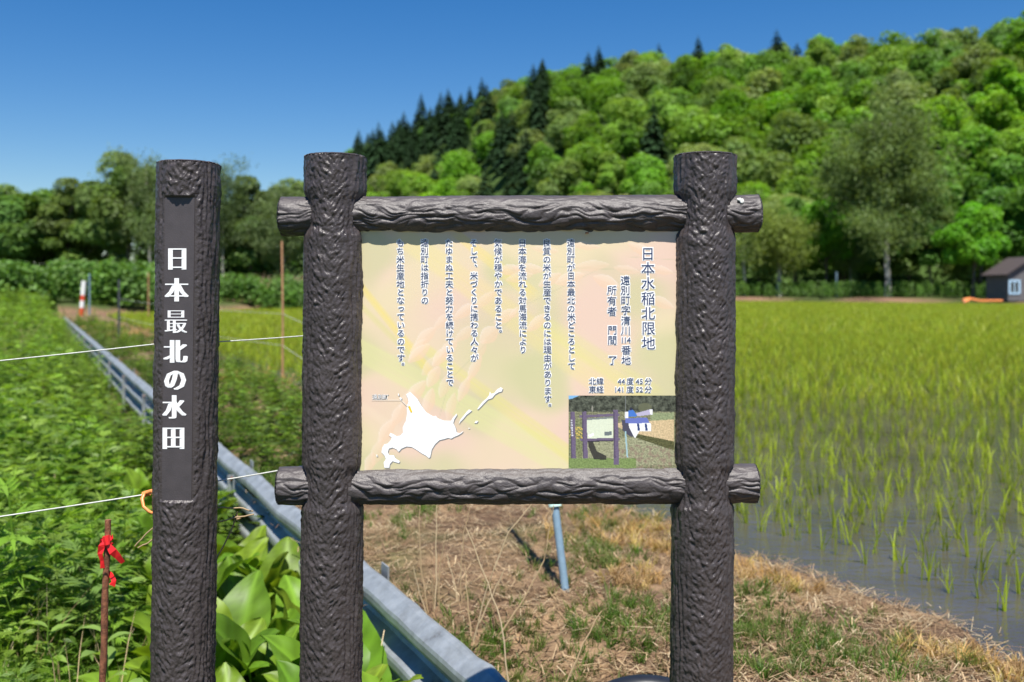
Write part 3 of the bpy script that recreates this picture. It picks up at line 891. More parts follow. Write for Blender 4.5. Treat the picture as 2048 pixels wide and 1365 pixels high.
for k, (x0, y0, x1, y1) in enumerate([(561, 432.5, 1518, 427.5), (557, 972, 1513, 966.5)]):
    a = np.array(P(x0, y0, SY)); b = np.array(P(x1, y1, SY))
    def bprof(v, th, a=a, b=b, k=k):
        x = a[0] + v
        lip = np.ones_like(v)
        return lip
    me = log_mesh("crossbar", a, b, BR, (0, 0, 1), 104, 440, bar_disp(k + 3), M['bar'], None)
    cb = to_parent(obj("crossbar", me), sign)
    if k == 0:
        cb["label"] = "upper crossbar with a white splat near its right end"
        # bird lime near the right end, a rusty screw under the middle
        q = np.array(P(1482, 400, SY - 0.045)); mb = MB(); rng = np.random.default_rng(5)
        for _ in range(7):
            c = q + rng.normal(0, 1, 3) * np.array([0.0045, 0.001, 0.003]); r = rng.uniform(0.002, 0.0055)
            mb.tube([c - (0, r * 0.5, 0), c - (0, r, 0), c + (0, 0.02, 0)], [r * 0.6, r, r], 7)
        sp = mb.build("bird_lime_spot", M['lichen'], None, True)
        sp.parent = cb
        s0 = np.array(P(1174, 468, SY - 0.03)); mb = MB()
        mb.tube([s0 + (0, 0.0, 0.004), s0 + (0, 0.0, 0.0005)], [0.005, 0.0045], 10)
        sc_ = mb.build("screw_head", M['rust'], None, True)
        sc_.parent = cb

# ------------------------------------------------------------------ the printed panel
YP = SY - 0.0213
def PP(x, y, lift=0.0):
    """photo pixel arrays on the panel's face"""
    x = np.asarray(x, float); y = np.asarray(y, float)
    return np.stack([(x - 1024) / FPX * YP, np.full(x.shape, YP - lift), EYE - (y - HOR) / FPX * YP], -1)

def paint_panel(px, py):
    cream = srgb(238, 222, 186); pink = srgb(240, 212, 194); olive = srgb(214, 211, 166); yel = srgb(243, 228, 150); pale = srgb(232, 230, 170)
    n1 = smooth(-0.25, 0.3, fbm(px / 260 + 3, py / 230 + 8, 2))[..., None]
    c = cream * (1 - n1) + pink * n1
    n2 = (smooth(0.0, 0.35, fbm(px / 210 + 13, py / 170 + 2, 2)) * 0.75)[..., None]
    c = c * (1 - n2) + olive * n2
    d = smooth(40, 150, np.hypot((px - 1010) / 1.1, py - 690) * -1 + 190)[..., None] * 0.55
    c = c * (1 - d) + olive * d
    def band(x0, y0, x1, y1, w0, w1, colr, k, edge=6):
        nonlocal c
        L = math.hypot(x1 - x0, y1 - y0); ux, uy = (x1 - x0) / L, (y1 - y0) / L
        t = (px - x0) * ux + (py - y0) * uy; s = (px - x0) * -uy + (py - y0) * ux
        w = w0 + (w1 - w0) * np.clip(t / L, 0, 1)
        m = smooth(w, w - edge, np.abs(s)) * smooth(-20, 10, t) * smooth(L + 30, L - 10, t)
        st = 0.75 + 0.25 * noise2(s / 4.0 + 5, t / 260)
        m = (m * k * st)[..., None]
        c = c * (1 - m) + colr * m
    band(800, 470, 1340, 860, 26, 40, yel, 0.45, 14)
    band(915, 470, 1060, 585, 12, 16, srgb(248, 226, 140), 0.65)
    band(700, 545, 860, 745, 9, 12, srgb(246, 226, 130), 0.75)
    band(700, 590, 840, 730, 8, 10, srgb(226, 220, 150), 0.6)
    band(700, 690, 1150, 935, 26, 34, pale, 0.7, 10)
    band(840, 690, 1160, 925, 14, 20, srgb(236, 228, 140), 0.6, 8)
    band(1080, 640, 1300, 790, 20, 30, srgb(232, 228, 150), 0.5, 12)
    band(700, 795, 820, 880, 10, 14, srgb(246, 226, 200), 0.4, 8)
    # stems and rice grains of the printed ear
    for (x0, y0, x1, y1) in [(1345, 545, 1130, 535), (1185, 545, 990, 640), (1060, 600, 900, 760), (1350, 520, 1270, 515), (900, 760, 880, 830), (960, 690, 920, 800)]:
        band(x0, y0, x1, y1, 1.6, 1.6, srgb(196, 196, 160), 0.6, 2)
    G = [(970,600,26,9,-38),(1011,633,25,11,-30),(931,622,26,10,-35),(888,642,24,10,-38),(978,670,22,15,-40),(851,674,26,11,-42),(931,667,24,10,-35),(836,698,24,10,-50),(897,698,22,11,-45),
         (1037,624,20,9,-28),(1019,540,24,10,-5),(1057,538,30,10,5),(1184,532,32,10,-4),(1139,558,28,12,-18),(1212,564,26,12,22),(1253,540,24,8,10),(1322,605,26,10,24),(1281,499,26,9,22),(1039,555,26,9,-12),
         (1100,560,24,10,-30),(1320,540,26,8,14),(1090,500,26,7,8),(1170,492,30,7,6),(838,707,26,11,-40),(864,731,26,12,-45),(882,713,24,11,-50),(867,754,22,11,-62),(890,772,24,10,-68),(928,778,26,9,-66),
         (949,737,26,9,-62),(902,813,26,9,-74),(797,830,26,11,-62),(773,863,26,12,-58),(756,904,26,12,-70),(832,784,28,12,-48),(858,804,26,11,-75),(815,800,24,10,-55),(740,925,20,10,-70),(1075,645,26,10,-40),(960,700,22,10,-60)]
    for i, (cx, cy, a, b, an) in enumerate(G):
        t = math.radians(an); dx, dy = px - cx, py - cy
        u = (dx * math.cos(t) + dy * math.sin(t)) / (a * 1.12); v = (-dx * math.sin(t) + dy * math.cos(t)) / (b * 1.15)
        q = u * u + (v / np.maximum(1 - 0.45 * np.abs(u) ** 1.5, 0.2)) ** 2
        m = smooth(1.05, 0.85, q)[..., None]
        sh = smooth(-0.9, 0.9, v)[..., None]
        body = srgb(250, 228, 206) * (1 - sh) + srgb(245, 212, 182) * sh
        edge = (smooth(0.55, 1.0, q) * smooth(0.1, -0.6, v))[..., None]
        body = body * (1 - 0.8 * edge) + srgb(252, 242, 234) * 0.8 * edge
        rib = (smooth(0.10, 0.0, np.abs(v - 0.15)) * 0.35)[..., None]
        body = body * (1 - rib) + srgb(238, 196, 160) * rib
        m = m * (0.62 if i % 3 else 0.45)
        c = c * (1 - m) + body * m
    return np.clip(c ** 1.10 * 0.84, 0, 0.92)

def grid_sheet(name, x0, x1, y0, y1, nx, ny, fn, lift, mat, par_obj, base):
    xs = np.linspace(x0, x1, nx); ys = np.linspace(y0, y1, ny)
    a, b = np.meshgrid(xs, ys, indexing='ij')
    V = PP(a, b, lift); c = fn(a, b)
    idx = np.arange(nx * ny).reshape(nx, ny)
    F = np.stack([idx[:-1, :-1], idx[:-1, 1:], idx[1:, 1:], idx[1:, :-1]], -1).reshape(-1, 4)
    o = obj(name, mk_mesh(name, V.reshape(-1, 3), F, mat, c.reshape(-1, 3)))
    o.parent = par_obj; o.matrix_parent_inverse = base
    return o

BASE = Matrix.Identity(4)
mb = MB()
a = PP(700, 452, -0.0006); b = PP(1380, 958, -0.0006)
mb.box((a[0], YP + 0.0006, b[2]), (b[0], YP + 0.009, a[2]))
panel = to_parent(mb.build("panel", M['panel_edge']), sign)
panel["label"] = "printed panel with a rice-ear background, island map and small photo"
grid_sheet("printed_sheet", 704, 1376, 454, 956, 310, 232, paint_panel, 0.0, M['print'], panel, BASE)

def paint_photo(px, py):
    """the small picture at the lower right: the sign, a post and a harvester in a field"""
    X = (px - 1120) * 6.5; Y = (py - 740) * 6.5
    sh = X.shape
    c = np.empty(sh + (3,))
    n = fbm(X / 60, Y / 60, 4); f = 1.5 * fbm(X / 26 + 4, Y / 20, 4) + 0.5 * noise2(X / 7, Y / 9)
    trees = srgb(76, 80, 66) * (1 + 1.6 * n[..., None]) * (1 + 0.7 * f[..., None])
    c[:] = trees
    def put(m, colr, k=1.0):
        m = np.clip(np.asarray(m, float), 0, 1)[..., None] * k
        c[:] = c * (1 - m) + np.asarray(colr) * m
    def poly(pts):
        m = np.zeros(sh, bool); k = len(pts); j = k - 1
        for i in range(k):
            xi, yi = pts[i]; xj, yj = pts[j]
            cond = ((yi > Y) != (yj > Y)) & (X < (xj - xi) * (Y - yi) / (yj - yi + 1e-9) + xi); m ^= cond; j = i
        return m
    put(poly([(100, 320), (260, 330), (160, 375), (100, 385)]), srgb(110, 175, 225))
    put(smooth(1, 0.7, ((X - 1105) / 95) ** 2 + ((Y - 490) / 65) ** 2), srgb(105, 108, 78), 0.8)
    put(smooth(1, 0.7, ((X - 420) / 12) ** 2 + ((Y - 505) / 45) ** 2), srgb(170, 165, 150), 0.6)
    low = srgb(128, 128, 92) * (1 + 0.8 * f[..., None])
    put(Y > 545 + 14 * n, low)
    put(poly([(1180, 560), (1480, 555), (1480, 655), (1180, 665)]), srgb(140, 152, 105) * (1 + 0.5 * f[..., None]))
    put(poly([(750, 690), (1480, 645), (1480, 960), (1000, 850), (750, 745)]), srgb(206, 178, 128) * (1 + 0.35 * f[..., None]))
    put(poly([(990, 830), (1480, 930), (1480, 1040), (1330, 1010), (960, 890)]), srgb(88, 88, 48) * (1 + 0.8 * f[..., None]))
    g = srgb(150, 150, 112) * (1 + 0.7 * f[..., None])
    put(poly([(100, 880), (770, 880), (980, 880), (1480, 1050), (1480, 1240), (100, 1240)]), g)
    put(((X > 760) & (Y > 950 + (X - 760) * 0.1)) * smooth(-0.1, 0.3, n), srgb(140, 105, 95), 0.6)
    put(poly([(100, 640), (290, 640), (290, 1160), (100, 1160)]), srgb(122, 128, 82) * (1 + 0.8 * f[..., None]))
    put(((X > 120) & (X < 290) & (Y > 740) & (Y < 890)) * smooth(0.0, 0.25, f), srgb(225, 190, 50), 0.9)
    put((Y > 1150 + 12 * n) & (X < 990), srgb(120, 142, 72) * (1 + 0.5 * f[..., None]))
    put(poly([(365, 940), (430, 940), (480, 1060), (600, 1120), (600, 1170), (440, 1165), (370, 1000)]), srgb(48, 44, 46), 0.92)
    # harvester
    put(poly([(800, 650), (900, 660), (960, 800), (990, 880), (900, 860), (815, 790)]), srgb(74, 72, 92))
    put(poly([(890, 690), (960, 690), (1180, 690), (1185, 800), (1030, 800), (975, 890), (950, 850), (900, 750)]), srgb(235, 236, 246))
    for q in (1000, 1100):
        put(poly([(q, 700), (q + 28, 700), (q + 40, 790), (q + 10, 795)]), srgb(42, 62, 120))
    put(poly([(850, 630), (1130, 620), (1165, 690), (930, 700), (850, 690)]), srgb(92, 108, 190))
    put(poly([(840, 545), (885, 545), (885, 625), (840, 630)]), srgb(240, 240, 244))
    put(poly([(890, 530), (950, 520), (1000, 590), (985, 610), (885, 610)]), srgb(30, 110, 205))
    put(smooth(1, 0.8, ((X - 922) / 20) ** 2 + ((Y - 508) / 18) ** 2), srgb(40, 40, 70))
    put(poly([(985, 565), (1180, 512), (1205, 525), (1200, 580), (1010, 605)]), srgb(178, 170, 200))
    put(poly([(1165, 515), (1205, 518), (1200, 582), (1170, 580)]), srgb(232, 232, 240))
    put(poly([(840, 800), (860, 800), (885, 1140), (866, 1140)]), srgb(150, 190, 198))
    put(poly([(848, 335), (853, 335), (858, 640), (852, 640)]), srgb(150, 155, 160), 0.6)
    # the little sign
    pr = srgb(106, 90, 120)
    put(poly([(345, 640), (690, 620), (692, 890), (350, 892)]), srgb(212, 220, 190) * (1 + 0.1 * f[..., None]))
    put(poly([(345, 635), (690, 610), (690, 632), (345, 655)]), srgb(120, 130, 128))
    put(poly([(580, 805), (670, 800), (670, 850), (580, 856)]), srgb(105, 115, 118))
    put(poly([(360, 850), (440, 820), (440, 850), (390, 880)]), srgb(240, 242, 240))
    shd = 1 + 0.25 * f[..., None]
    for q in ([(250, 592), (690, 570), (775, 570), (775, 600), (690, 604), (255, 625)], [(262, 895), (690, 885), (780, 888), (780, 915), (690, 918), (265, 925)]):
        put(poly(q), pr * shd)
    put(poly([(345, 925), (690, 915), (690, 930), (345, 938)]), srgb(52, 46, 60))
    for q in ([(285, 545), (345, 540), (362, 1150), (298, 1150)], [(692, 522), (752, 520), (768, 1235), (700, 1235)], [(132, 545), (193, 545), (208, 1150), (146, 1150)]):
        put(poly(q), pr * shd)
    for (x0, x1) in ((285, 300), (692, 708), (132, 146)):
        put(((X > x0 + (Y - 540) * 0.02) & (X < x1 + (Y - 540) * 0.02) & (Y > 545) & (Y < 1150)), srgb(72, 60, 84), 0.7)
    for k in range(7):
        yy = 655 + k * 33
        put((np.abs(X - (150 + k * 1.6)) < 11) & (np.abs(Y - yy) < 11) & ((np.abs(X - 150) > 4) | (np.abs(Y - yy) > 5)), srgb(225, 225, 232), 0.85)
    g_ = c.mean(-1, keepdims=True); c = g_ + (c - g_) * 0.8
    return np.clip(c * 1.0, 0.005, 0.85)
grid_sheet("photo_print", 1137.3, 1360, 791.5, 940, 230, 154, paint_photo, 0.0006, M['print'], panel, BASE)

# ------------------------------------------------------------------ lettering
_gl = {}
def glyph(ch, off):
    key = (ch, round(off, 4))
    if key in _gl: return _gl[key]
    cu = bpy.data.curves.new("glyph", 'FONT'); cu.body = ch; cu.size = 1.0; cu.fill_mode = 'FRONT'; cu.resolution_u = 2; cu.offset = off
    o = bpy.data.objects.new("glyph", cu); COL.objects.link(o)
    dg = bpy.context.evaluated_depsgraph_get(); dg.update()
    me = bpy.data.meshes.new_from_object(o.evaluated_get(dg))
    me.calc_loop_triangles()
    V = np.empty(len(me.vertices) * 3, np.float32); me.vertices.foreach_get("co", V)
    F = np.empty(len(me.loop_triangles) * 3, np.int32); me.loop_triangles.foreach_get("vertices", F)
    bpy.data.objects.remove(o); bpy.data.curves.remove(cu); bpy.data.meshes.remove(me)
    _gl[key] = (V.reshape(-1, 3)[:, :2].copy(), F.reshape(-1, 3).copy())
    return _gl[key]

def lay_text(items, size, off, shifts, lift, name, mat, par_obj, base, mapper, wx=1.0, step=0.00012, vshifts=(0,)):
    """items: (char, cx, cy) glyph centres in photo pixels; mapper(px, py, lift) -> world"""
    mb = MB()
    for (ch, cx, cy) in items:
        G, F = glyph(ch, off)
        if not len(F): continue
        if ch.isascii():
            ex, ey = (G[:, 0].min() + G[:, 0].max()) / 2, 0.36
        else:
            ex, ey = 0.5, 0.38
        sx, sy, sc = 0, 0, 1.0
        if ch in '。、': sx, sy = 0.55, 0.55
        if ch == 'っ': sx, sy = 0.06, 0.08
        k = 0
        for vs in vshifts:
            for s in shifts:
                x = cx + (G[:, 0] - ex + sx + s) * size * wx; y = cy - (G[:, 1] - ey + sy + vs) * size
                mb.add(mapper(x, y, lift + k * step), F[:, ::1]); k += 1
    o = mb.build(name, mat)
    o.parent = par_obj; o.matrix_parent_inverse = base
    return o

def column(txt, x, y0, pitch, dx=0.0):
    return [(ch, x + dx * i, y0 + i * pitch) for i, ch in enumerate(txt) if ch not in ' 　']
COLS = [(t, x, 486.0, 16.42) for t, x in (
    ("遠別町が日本最北の米どころとして", 1141.5), ("良質の米が生産できるのには理由があります。", 1093.5), ("日本海を流れる対馬海流により", 1044.5),
    ("気候が穏やかであること。", 996.0), ("そして、米づくりに携わる人々が", 947.5), ("たゆまぬ工夫と努力を続けていることで", 898.0),
    ("遠別町は指折りの", 849.0), ("もち米生産地となっているのです。", 800.5))]
def text_block(items, size, thin=-0.004, w=0.012, halo=0.10):
    e = halo
    lay_text(items, size, 0.0, (-e, 0, e), 0.0003, "lettering_outline", M['halo'], panel, BASE, PP, step=0.00005, vshifts=(-e, 0, e))["kind"] = "stuff"
    lay_text(items, size, thin, (-w, w), 0.0013, "lettering", M['ink'], panel, BASE, PP)["kind"] = "stuff"
for (t, x, y0, p) in COLS:
    text_block(column(t, x, y0, p, 0.12), 15.8)
text_block(column("日本水稲北限地", 1295.5, 507.5, 29.8, 0.25), 28.0, -0.010, 0.016, 0.07)
text_block([("遠", 1250.5, 561), ("別", 1250.6, 580.8), ("町", 1251, 600.5), ("字", 1251.5, 620.5), ("清", 1251.5, 641.5), ("川", 1251.6, 661), ("番", 1252.5, 700.5), ("地", 1252.5, 720.5)], 19.3, -0.004, 0.010, 0.09)
text_block([("1", 1244.6, 680), ("1", 1250.6, 680), ("4", 1257.6, 680)], 15.5, -0.004, 0.010, 0.09)
text_block([("所", 1223.8, 580.6), ("有", 1223.9, 601.5), ("者", 1224, 622.5), ("門", 1224.6, 660.5), ("間", 1224.6, 680.5), ("了", 1225.5, 720.5)], 19.3, -0.004, 0.010, 0.09)
text_block([("北", 1185, 762.6), ("緯", 1200, 762.6), ("度", 1260, 762.6), ("分", 1296.5, 762.6), ("東", 1185, 779), ("経", 1200, 779), ("度", 1260, 779), ("分", 1296.5, 779)], 14.6, -0.004, 0.010, 0.09)
text_block([("4", 1239, 762.8), ("4", 1246.5, 762.8), ("4", 1275, 762.8), ("5", 1282.5, 762.8), ("1", 1231.5, 779.2), ("4", 1238, 779.2), ("1", 1245.5, 779.2), ("5", 1275, 779.2), ("2", 1282.5, 779.2)], 14.0, -0.004, 0.010, 0.09)
lay_text([("遠", 749.5, 794), ("別", 760.5, 794), ("町", 771.5, 794)], 11.0, 0.05, (0.06,), 0.0005, "lettering_outline", M['mapgrey'], panel, BASE, PP, vshifts=(-0.06,))
lay_text([("遠", 749.5, 794), ("別", 760.5, 794), ("町", 771.5, 794)], 11.0, 0.0, (0,), 0.0010, "lettering", M['halo'], panel, BASE, PP)

# printed island map
def zc(pts): return [(700 + a / 3.414, 640 + b / 3.414) for a, b in pts]
MAIN = zc([(383,510),(410,493),(425,505),(460,540),(490,590),(520,630),(560,655),(575,660),(585,655),(600,672),(640,688),(690,690),(705,665),(728,640),(730,652),(712,680),(705,705),(720,735),(728,768),(750,775),(775,758),(765,772),(740,788),(710,800),(690,812),(670,806),(640,815),(610,822),(580,850),(558,885),(548,935),(540,945),(520,928),(490,912),(450,885),(420,868),(385,865),(350,880),(332,902),(318,885),(290,872),(265,880),(258,905),(270,925),(300,925),(310,945),(340,965),(335,978),(310,972),(290,965),(272,985),(268,1010),(235,1010),(230,975),(245,950),(235,925),(215,905),(222,870),(235,850),(258,845),(280,820),(285,805),(268,790),(275,772),(295,780),(320,795),(345,790),(362,770),(360,735),(372,708),(382,690),(390,640),(388,590),(400,560),(395,535)])
ISL = [zc([(868,612),(885,585),(905,560),(935,535),(950,515),(955,490),(965,505),(985,500),(1005,475),(1030,460),(1043,470),(1035,490),(1015,495),(990,510),(970,535),(940,545),(915,570),(895,592),(875,612)]),
       zc([(742,715),(752,685),(775,655),(800,625),(812,612),(832,620),(815,635),(795,650),(775,675),(755,695)]),
       zc([(848,705),(860,690),(876,690),(865,705)]), zc([(808,742),(813,736),(817,742),(812,746)]),
       zc([(337,535),(345,528),(353,534),(352,545),(343,546)]), zc([(326,505),(333,503),(336,515),(331,522)]), zc([(180,920),(187,920),(188,934),(182,935)])]
def flat_polys(polys, lift, dx, dy, name, mat):
    from mathutils.geometry import tessellate_polygon
    mb = MB()
    for pl in polys:
        tri = tessellate_polygon([[Vector((x, y, 0)) for (x, y) in pl]])
        a = np.array(pl)
        mb.add(PP(a[:, 0] + dx, a[:, 1] + dy, lift), np.array(tri))
    o = mb.build(name, mat); o.parent = panel; o.matrix_parent_inverse = BASE
    return o
flat_polys([MAIN] + ISL, 0.0003, 1.6, 1.8, "map_drop_shadow", M['mapgrey'])  # offset copy in grey ink: the map's printed drop shadow
flat_polys([MAIN] + ISL, 0.0008, 0, 0, "island_map", M['halo'])
flat_polys([zc([(398,588),(412,590),(418,610),(427,630),(416,634),(403,608)])], 0.0013, 0, 0, "map_marker", M['yellow'])
flat_polys([[(744, 800.2), (802, 800.2), (818, 815), (817.2, 815.8), (801.6, 801.0), (744, 801.0)]], 0.0013, 0, 0, "map_pointer_line", M['labelink'])

# ------------------------------------------------------------------ the separate name post
p0, p1 = axis_pts(377.5, 326, 366.5, 1365)
npost = thing("name_post", "dark bark-textured post with white lettering, standing left of the sign board", "post", tuple(p0))
zt = P(0, 395, SY - 0.065)[2]; zb = P(0, 1003, SY - 0.065)[2]
CUT = 0.0646
def cut_shape(th, v, r):
    z = p0[2] + v * (p1[2] - p0[2]) / np.linalg.norm(p1 - p0)
    flat = CUT / np.maximum(np.cos(th), 0.2)
    m = (np.abs(th) < 1.0) & (z < zt) & (z > zb)
    return np.where(m, np.minimum(r, flat), r)
# the cut faces straight forward, the bark's own front is turned towards the viewer
nme = log_mesh("post_shaft", p0, p1, PR - 0.001, (1, 0, 0), 156, 740, post_disp(5), M['post'], None, cut_shape)
def child(o, par): o.parent = par; o.matrix_parent_inverse = Matrix.Translation(-Vector(par.location)); return o
shaft = child(obj("shaft", nme), npost)
def ax_at(z): return p0 + (p1 - p0) * ((z - p0[2]) / (p1[2] - p0[2]))
mb = MB()
hw = 0.0377
a0, a1 = ax_at(zb + 0.001), ax_at(zt - 0.001)
yf = SY - CUT
V = []
for q in (a0, a1):
    for (sx, yy) in ((-hw, yf - 0.0022), (hw, yf - 0.0022), (hw, yf + 0.012), (-hw, yf + 0.012)):
        V.append((q[0] + sx, yy, q[2]))
mb.add(V, [(0,3,2,1),(4,5,6,7),(0,1,5,4),(1,2,6,5),(2,3,7,6),(3,0,4,7)])
plate = child(mb.build("name_plate", M['plate']), npost)
YN = yf - 0.0022
def PN(x, y, lift=0.0):
    x = np.asarray(x, float); y = np.asarray(y, float)
    return np.stack([(x - 1024) / FPX * YN, np.full(x.shape, YN - lift - 0.0003), EYE - (y - HOR) / FPX * YN], -1)
NB = Matrix.Identity(4)
shf = tuple(np.linspace(-0.075, 0.075, 9))
for (ch, x, y) in [("日", 354.5, 517), ("本", 353.5, 580), ("最", 352, 643), ("北", 351, 703), ("の", 350.5, 759), ("水", 348.5, 814), ("田", 347, 875.5)]:
    s2 = shf if ch not in "最" else tuple(np.linspace(-0.042, 0.042, 7))
    lay_text([(ch, x, y)], 52.0, -0.012 if ch != "の" else -0.008, s2, 0.0, "character", M['white'], plate, NB, PN, wx=0.90, step=0.0001)

# ------------------------------------------------------------------ guard rail
PROF = [(0.004, 0.500), (-0.012, 0.506), (-0.030, 0.498), (-0.078, 0.462), (-0.083, 0.448), (-0.083, 0.425), (-0.078, 0.412), (-0.010, 0.355), (0.0, 0.340), (0.0, 0.325), (-0.010, 0.312),
        (-0.078, 0.278), (-0.083, 0.265), (-0.083, 0.242), (-0.078, 0.230), (-0.010, 0.172), (0.0, 0.160), (0.0, 0.145), (-0.010, 0.132), (-0.078, 0.095), (-0.083, 0.082), (-0.083, 0.060), (-0.078, 0.047), (-0.020, 0.004), (0.0, 0.0)]
RTOP = 0.12
def W3(n, t, z):
    x, y = nt2xy(n, t); return np.array([x, y, z])
rail = thing("guard_rail", "blue-grey galvanised three-ridge guard rail running along the ditch", "guard rail", tuple(W3(0, 0, -0.45)))
def rail_beam(t0, t1, k):
    ts = np.arange(t0, t1 + 0.001, 0.12)
    V = []
    for t in ts:
        wv = 0.010 * float(noise2(t * 1.9, 3.3)) + 0.006 * float(noise2(t * 6.0, 1.0)); nw = 0.012 * float(noise2(t * 1.1, 9.0))
        for (n, h) in PROF:
            lip = 0.012 * float(noise2(t * 7.0, 21.0)) * max(0.0, (h - 0.45) / 0.05)
            V.append(W3(n + nw + 0.004 * (k % 2) - 0.006, t, RTOP - 0.5 + h + wv + lip))
    m = len(PROF); F = []
    for i in range(len(ts) - 1):
        for j in range(m - 1):
            a = i * m + j; F.append((a, a + 1, a + m + 1, a + m))
    me = mk_mesh("beam", np.array(V), np.array(F), M['steel'], None, False)
    o = child(obj("beam", me), rail)
    sol = o.modifiers.new("thickness", 'SOLIDIFY'); sol.thickness = 0.004; sol.offset = 1
for k in range(15):
    rail_beam(-0.18 + k * 3.0, -0.18 + (k + 1) * 3.0 + 0.25, k)
Tv = np.array([T2[0], T2[1], 0]); Nv = np.array([N2[0], N2[1], 0]); Zv = np.array([0, 0, 1.0])
for k in range(15):
    t = 1.255 + k * 2.98
    mb = MB()
    mb.obox(W3(-0.104, t, -0.27), Tv * 0.026, Nv * 0.004, Zv * 0.335)
    mb.obox(W3(-0.122, t + 0.024, -0.27), Tv * 0.003, Nv * 0.018, Zv * 0.335)
    mb.obox(W3(0.030, t + 0.02, -0.12), Tv * 0.045, Nv * 0.004, Zv * 0.275)
    ps = child(mb.build("rail_post", M['steel']), rail)
    for zz, dt in ((0.045, -0.012), (0.03, 0.014)):
        mb = MB(); c = W3(-0.110, t + dt, zz)
        mb.tube([c, c - Nv * 0.014], [0.011, 0.009], 8)
        b = mb.build("bolt", M['rust'], None, True); b.parent = ps

# ------------------------------------------------------------------ rusty rod with red tape, fence wires, stakes
a = np.array(P(216, 1040, 2.750)); b = np.array(P(205, 1365, 2.750)); b2 = b + (b - a) * 0.75
rng = np.random.default_rng(8)
mb = MB(); n = 26
pts = [a + (b2 - a) * i / (n - 1) + np.array([0.0012 * math.sin(i * 0.7), 0, 0]) for i in range(n)]
mb.tube(pts, 0.0091 + 0.0005 * rng.normal(size=n), 12)
tag(mb.build("rusty_rod", M['rust'], None, True), "rusty iron rod stuck in the grass left of the name post", "rod")
mb = MB()
def strip(pp, w, nrm=(0, -1, 0)):
    pp = [np.array(q, float) for q in pp]; V = []; F = []
    for i, q in enumerate(pp):
        t = pp[min(i + 1, len(pp) - 1)] - pp[max(i - 1, 0)]; t /= np.linalg.norm(t)
        s = np.cross(t, np.array(nrm, float) + 0.25 * np.array([math.sin(i * 2.1), 0, math.cos(i * 1.7)])); s /= np.linalg.norm(s)
        ww = w[i] if hasattr(w, '__len__') else w
        V += [q - s * ww, q + s * ww]
    for i in range(len(pp) - 1): F.append((2*i, 2*i+1, 2*i+3, 2*i+2))
    mb.add(V, F)
for k in range(3):
    z0 = 1078 + k * 6; th = np.linspace(-2.4, 2.4, 12); c = np.array(P(213.5, z0, 2.750))
    strip([c + np.array([0.0115 * math.sin(t), -0.0115 * math.cos(t), 0.004 * math.sin(t * 0.7 + k)]) for t in th], 0.0075, (0, 0, 1) if False else (0.3, -1, 0.1))
strip([P(209, 1086, 2.735), P(203, 1094, 2.733), P(200, 1108, 2.735), P(204, 1122, 2.738), P(205, 1137, 2.740)], [0.006, 0.009, 0.008, 0.005, 0.006])
strip([P(217, 1092, 2.735), P(226, 1104, 2.733), P(236, 1114, 2.738), P(246, 1126, 2.743)], [0.007, 0.011, 0.011, 0.006])
strip([P(214, 1140, 2.765), P(222, 1150, 2.755), P(228, 1162, 2.745), P(224, 1172, 2.745)], [0.003, 0.006, 0.008, 0.009])
mb.tube([P(212, 1072, 2.737), P(215, 1090, 2.735)], [0.010, 0.008], 8)
tape = mb.build("red_tape", M['ribbon'], None, False)
sol = tape.modifiers.new("thickness", 'SOLIDIFY'); sol.thickness = 0.0006
tag(tape, "red plastic tape knotted near the top of the rusty rod", "tape")

def wire(name, pts, r, label):
    pts = np.array(pts, float); out = []
    for i in range(len(pts) - 1):
        for k in range(14):
            u = k / 14; q = pts[i] + (pts[i + 1] - pts[i]) * u; L = np.linalg.norm(pts[i + 1] - pts[i])
            q = q - np.array([0, 0, 0.004 * L * 4 * u * (1 - u)]); out.append(q)
    out.append(pts[-1])
    mb = MB(); mb.tube(np.array(out), r, 6)
    return tag(mb.build(name, M['wire'], None, True), label, "wire")
yb = SY + 0.115
wire("fence_wire", [P(-520, 770, 2.55), P(316, 688, yb), P(437, 684, yb + 0.02), P(700, 664, yb + 0.3)], 0.0018, "upper pale fence wire passing behind the name post")
wire("fence_wire", [P(-520, 1105, 2.55), P(300, 988, yb - 0.06), P(437, 962, yb), P(640, 926, yb + 0.2)], 0.0020, "lower pale fence wire tied beside the name post")
mb = MB()
k0 = np.array(P(292, 988, SY + 0.04))
mb.tube([P(314, 986, SY), P(304, 983, SY + 0.02), P(292, 986, SY + 0.03), P(284, 998, SY + 0.02), P(287, 1014, SY + 0.01), P(299, 1024, SY), P(312, 1029, SY - 0.01)], [0.005, 0.006, 0.006, 0.005, 0.004, 0.004, 0.0035], 8)
mb.tube([P(286, 990, SY + 0.045), P(300, 986, SY + 0.045)], [0.008, 0.007], 8)
tag(mb.build("orange_tie", M['orange'], None, True), "short orange cord tying the lower wire to the name post", "cord")

pole = thing("support_pole", "blue-grey pipe standing in the dry grass behind the sign", "pole", PZ(1133, 1198, 0.0))
pb = np.array(PZ(1133, 1200, -0.03)); pt = np.array([0.09, 5.02, 1.42])
q = np.array(P(1110, 1013, 4.66))
d = (q - pb) / np.linalg.norm(q - pb); pt = pb + d * 1.72
mb = MB(); mb.tube([pb - d * 0.3, pb, q, pt], 0.0185, 14); child(mb.build("pipe", M['grey_pole'], None, True), pole)
mb = MB(); mb.tube([q - d * 0.002, q + d * 0.02], [0.031, 0.031], 14); child(mb.build("collar", M['mint'], None, True), pole)
cbx = pb + d * 0.62; mb = MB(); mb.obox(cbx + np.array([0, 0.06, 0]), (0.075, 0, 0), (0, 0.035, 0), (0, 0, 0.11)); child(mb.build("control_box", M['grey_pole']), pole)

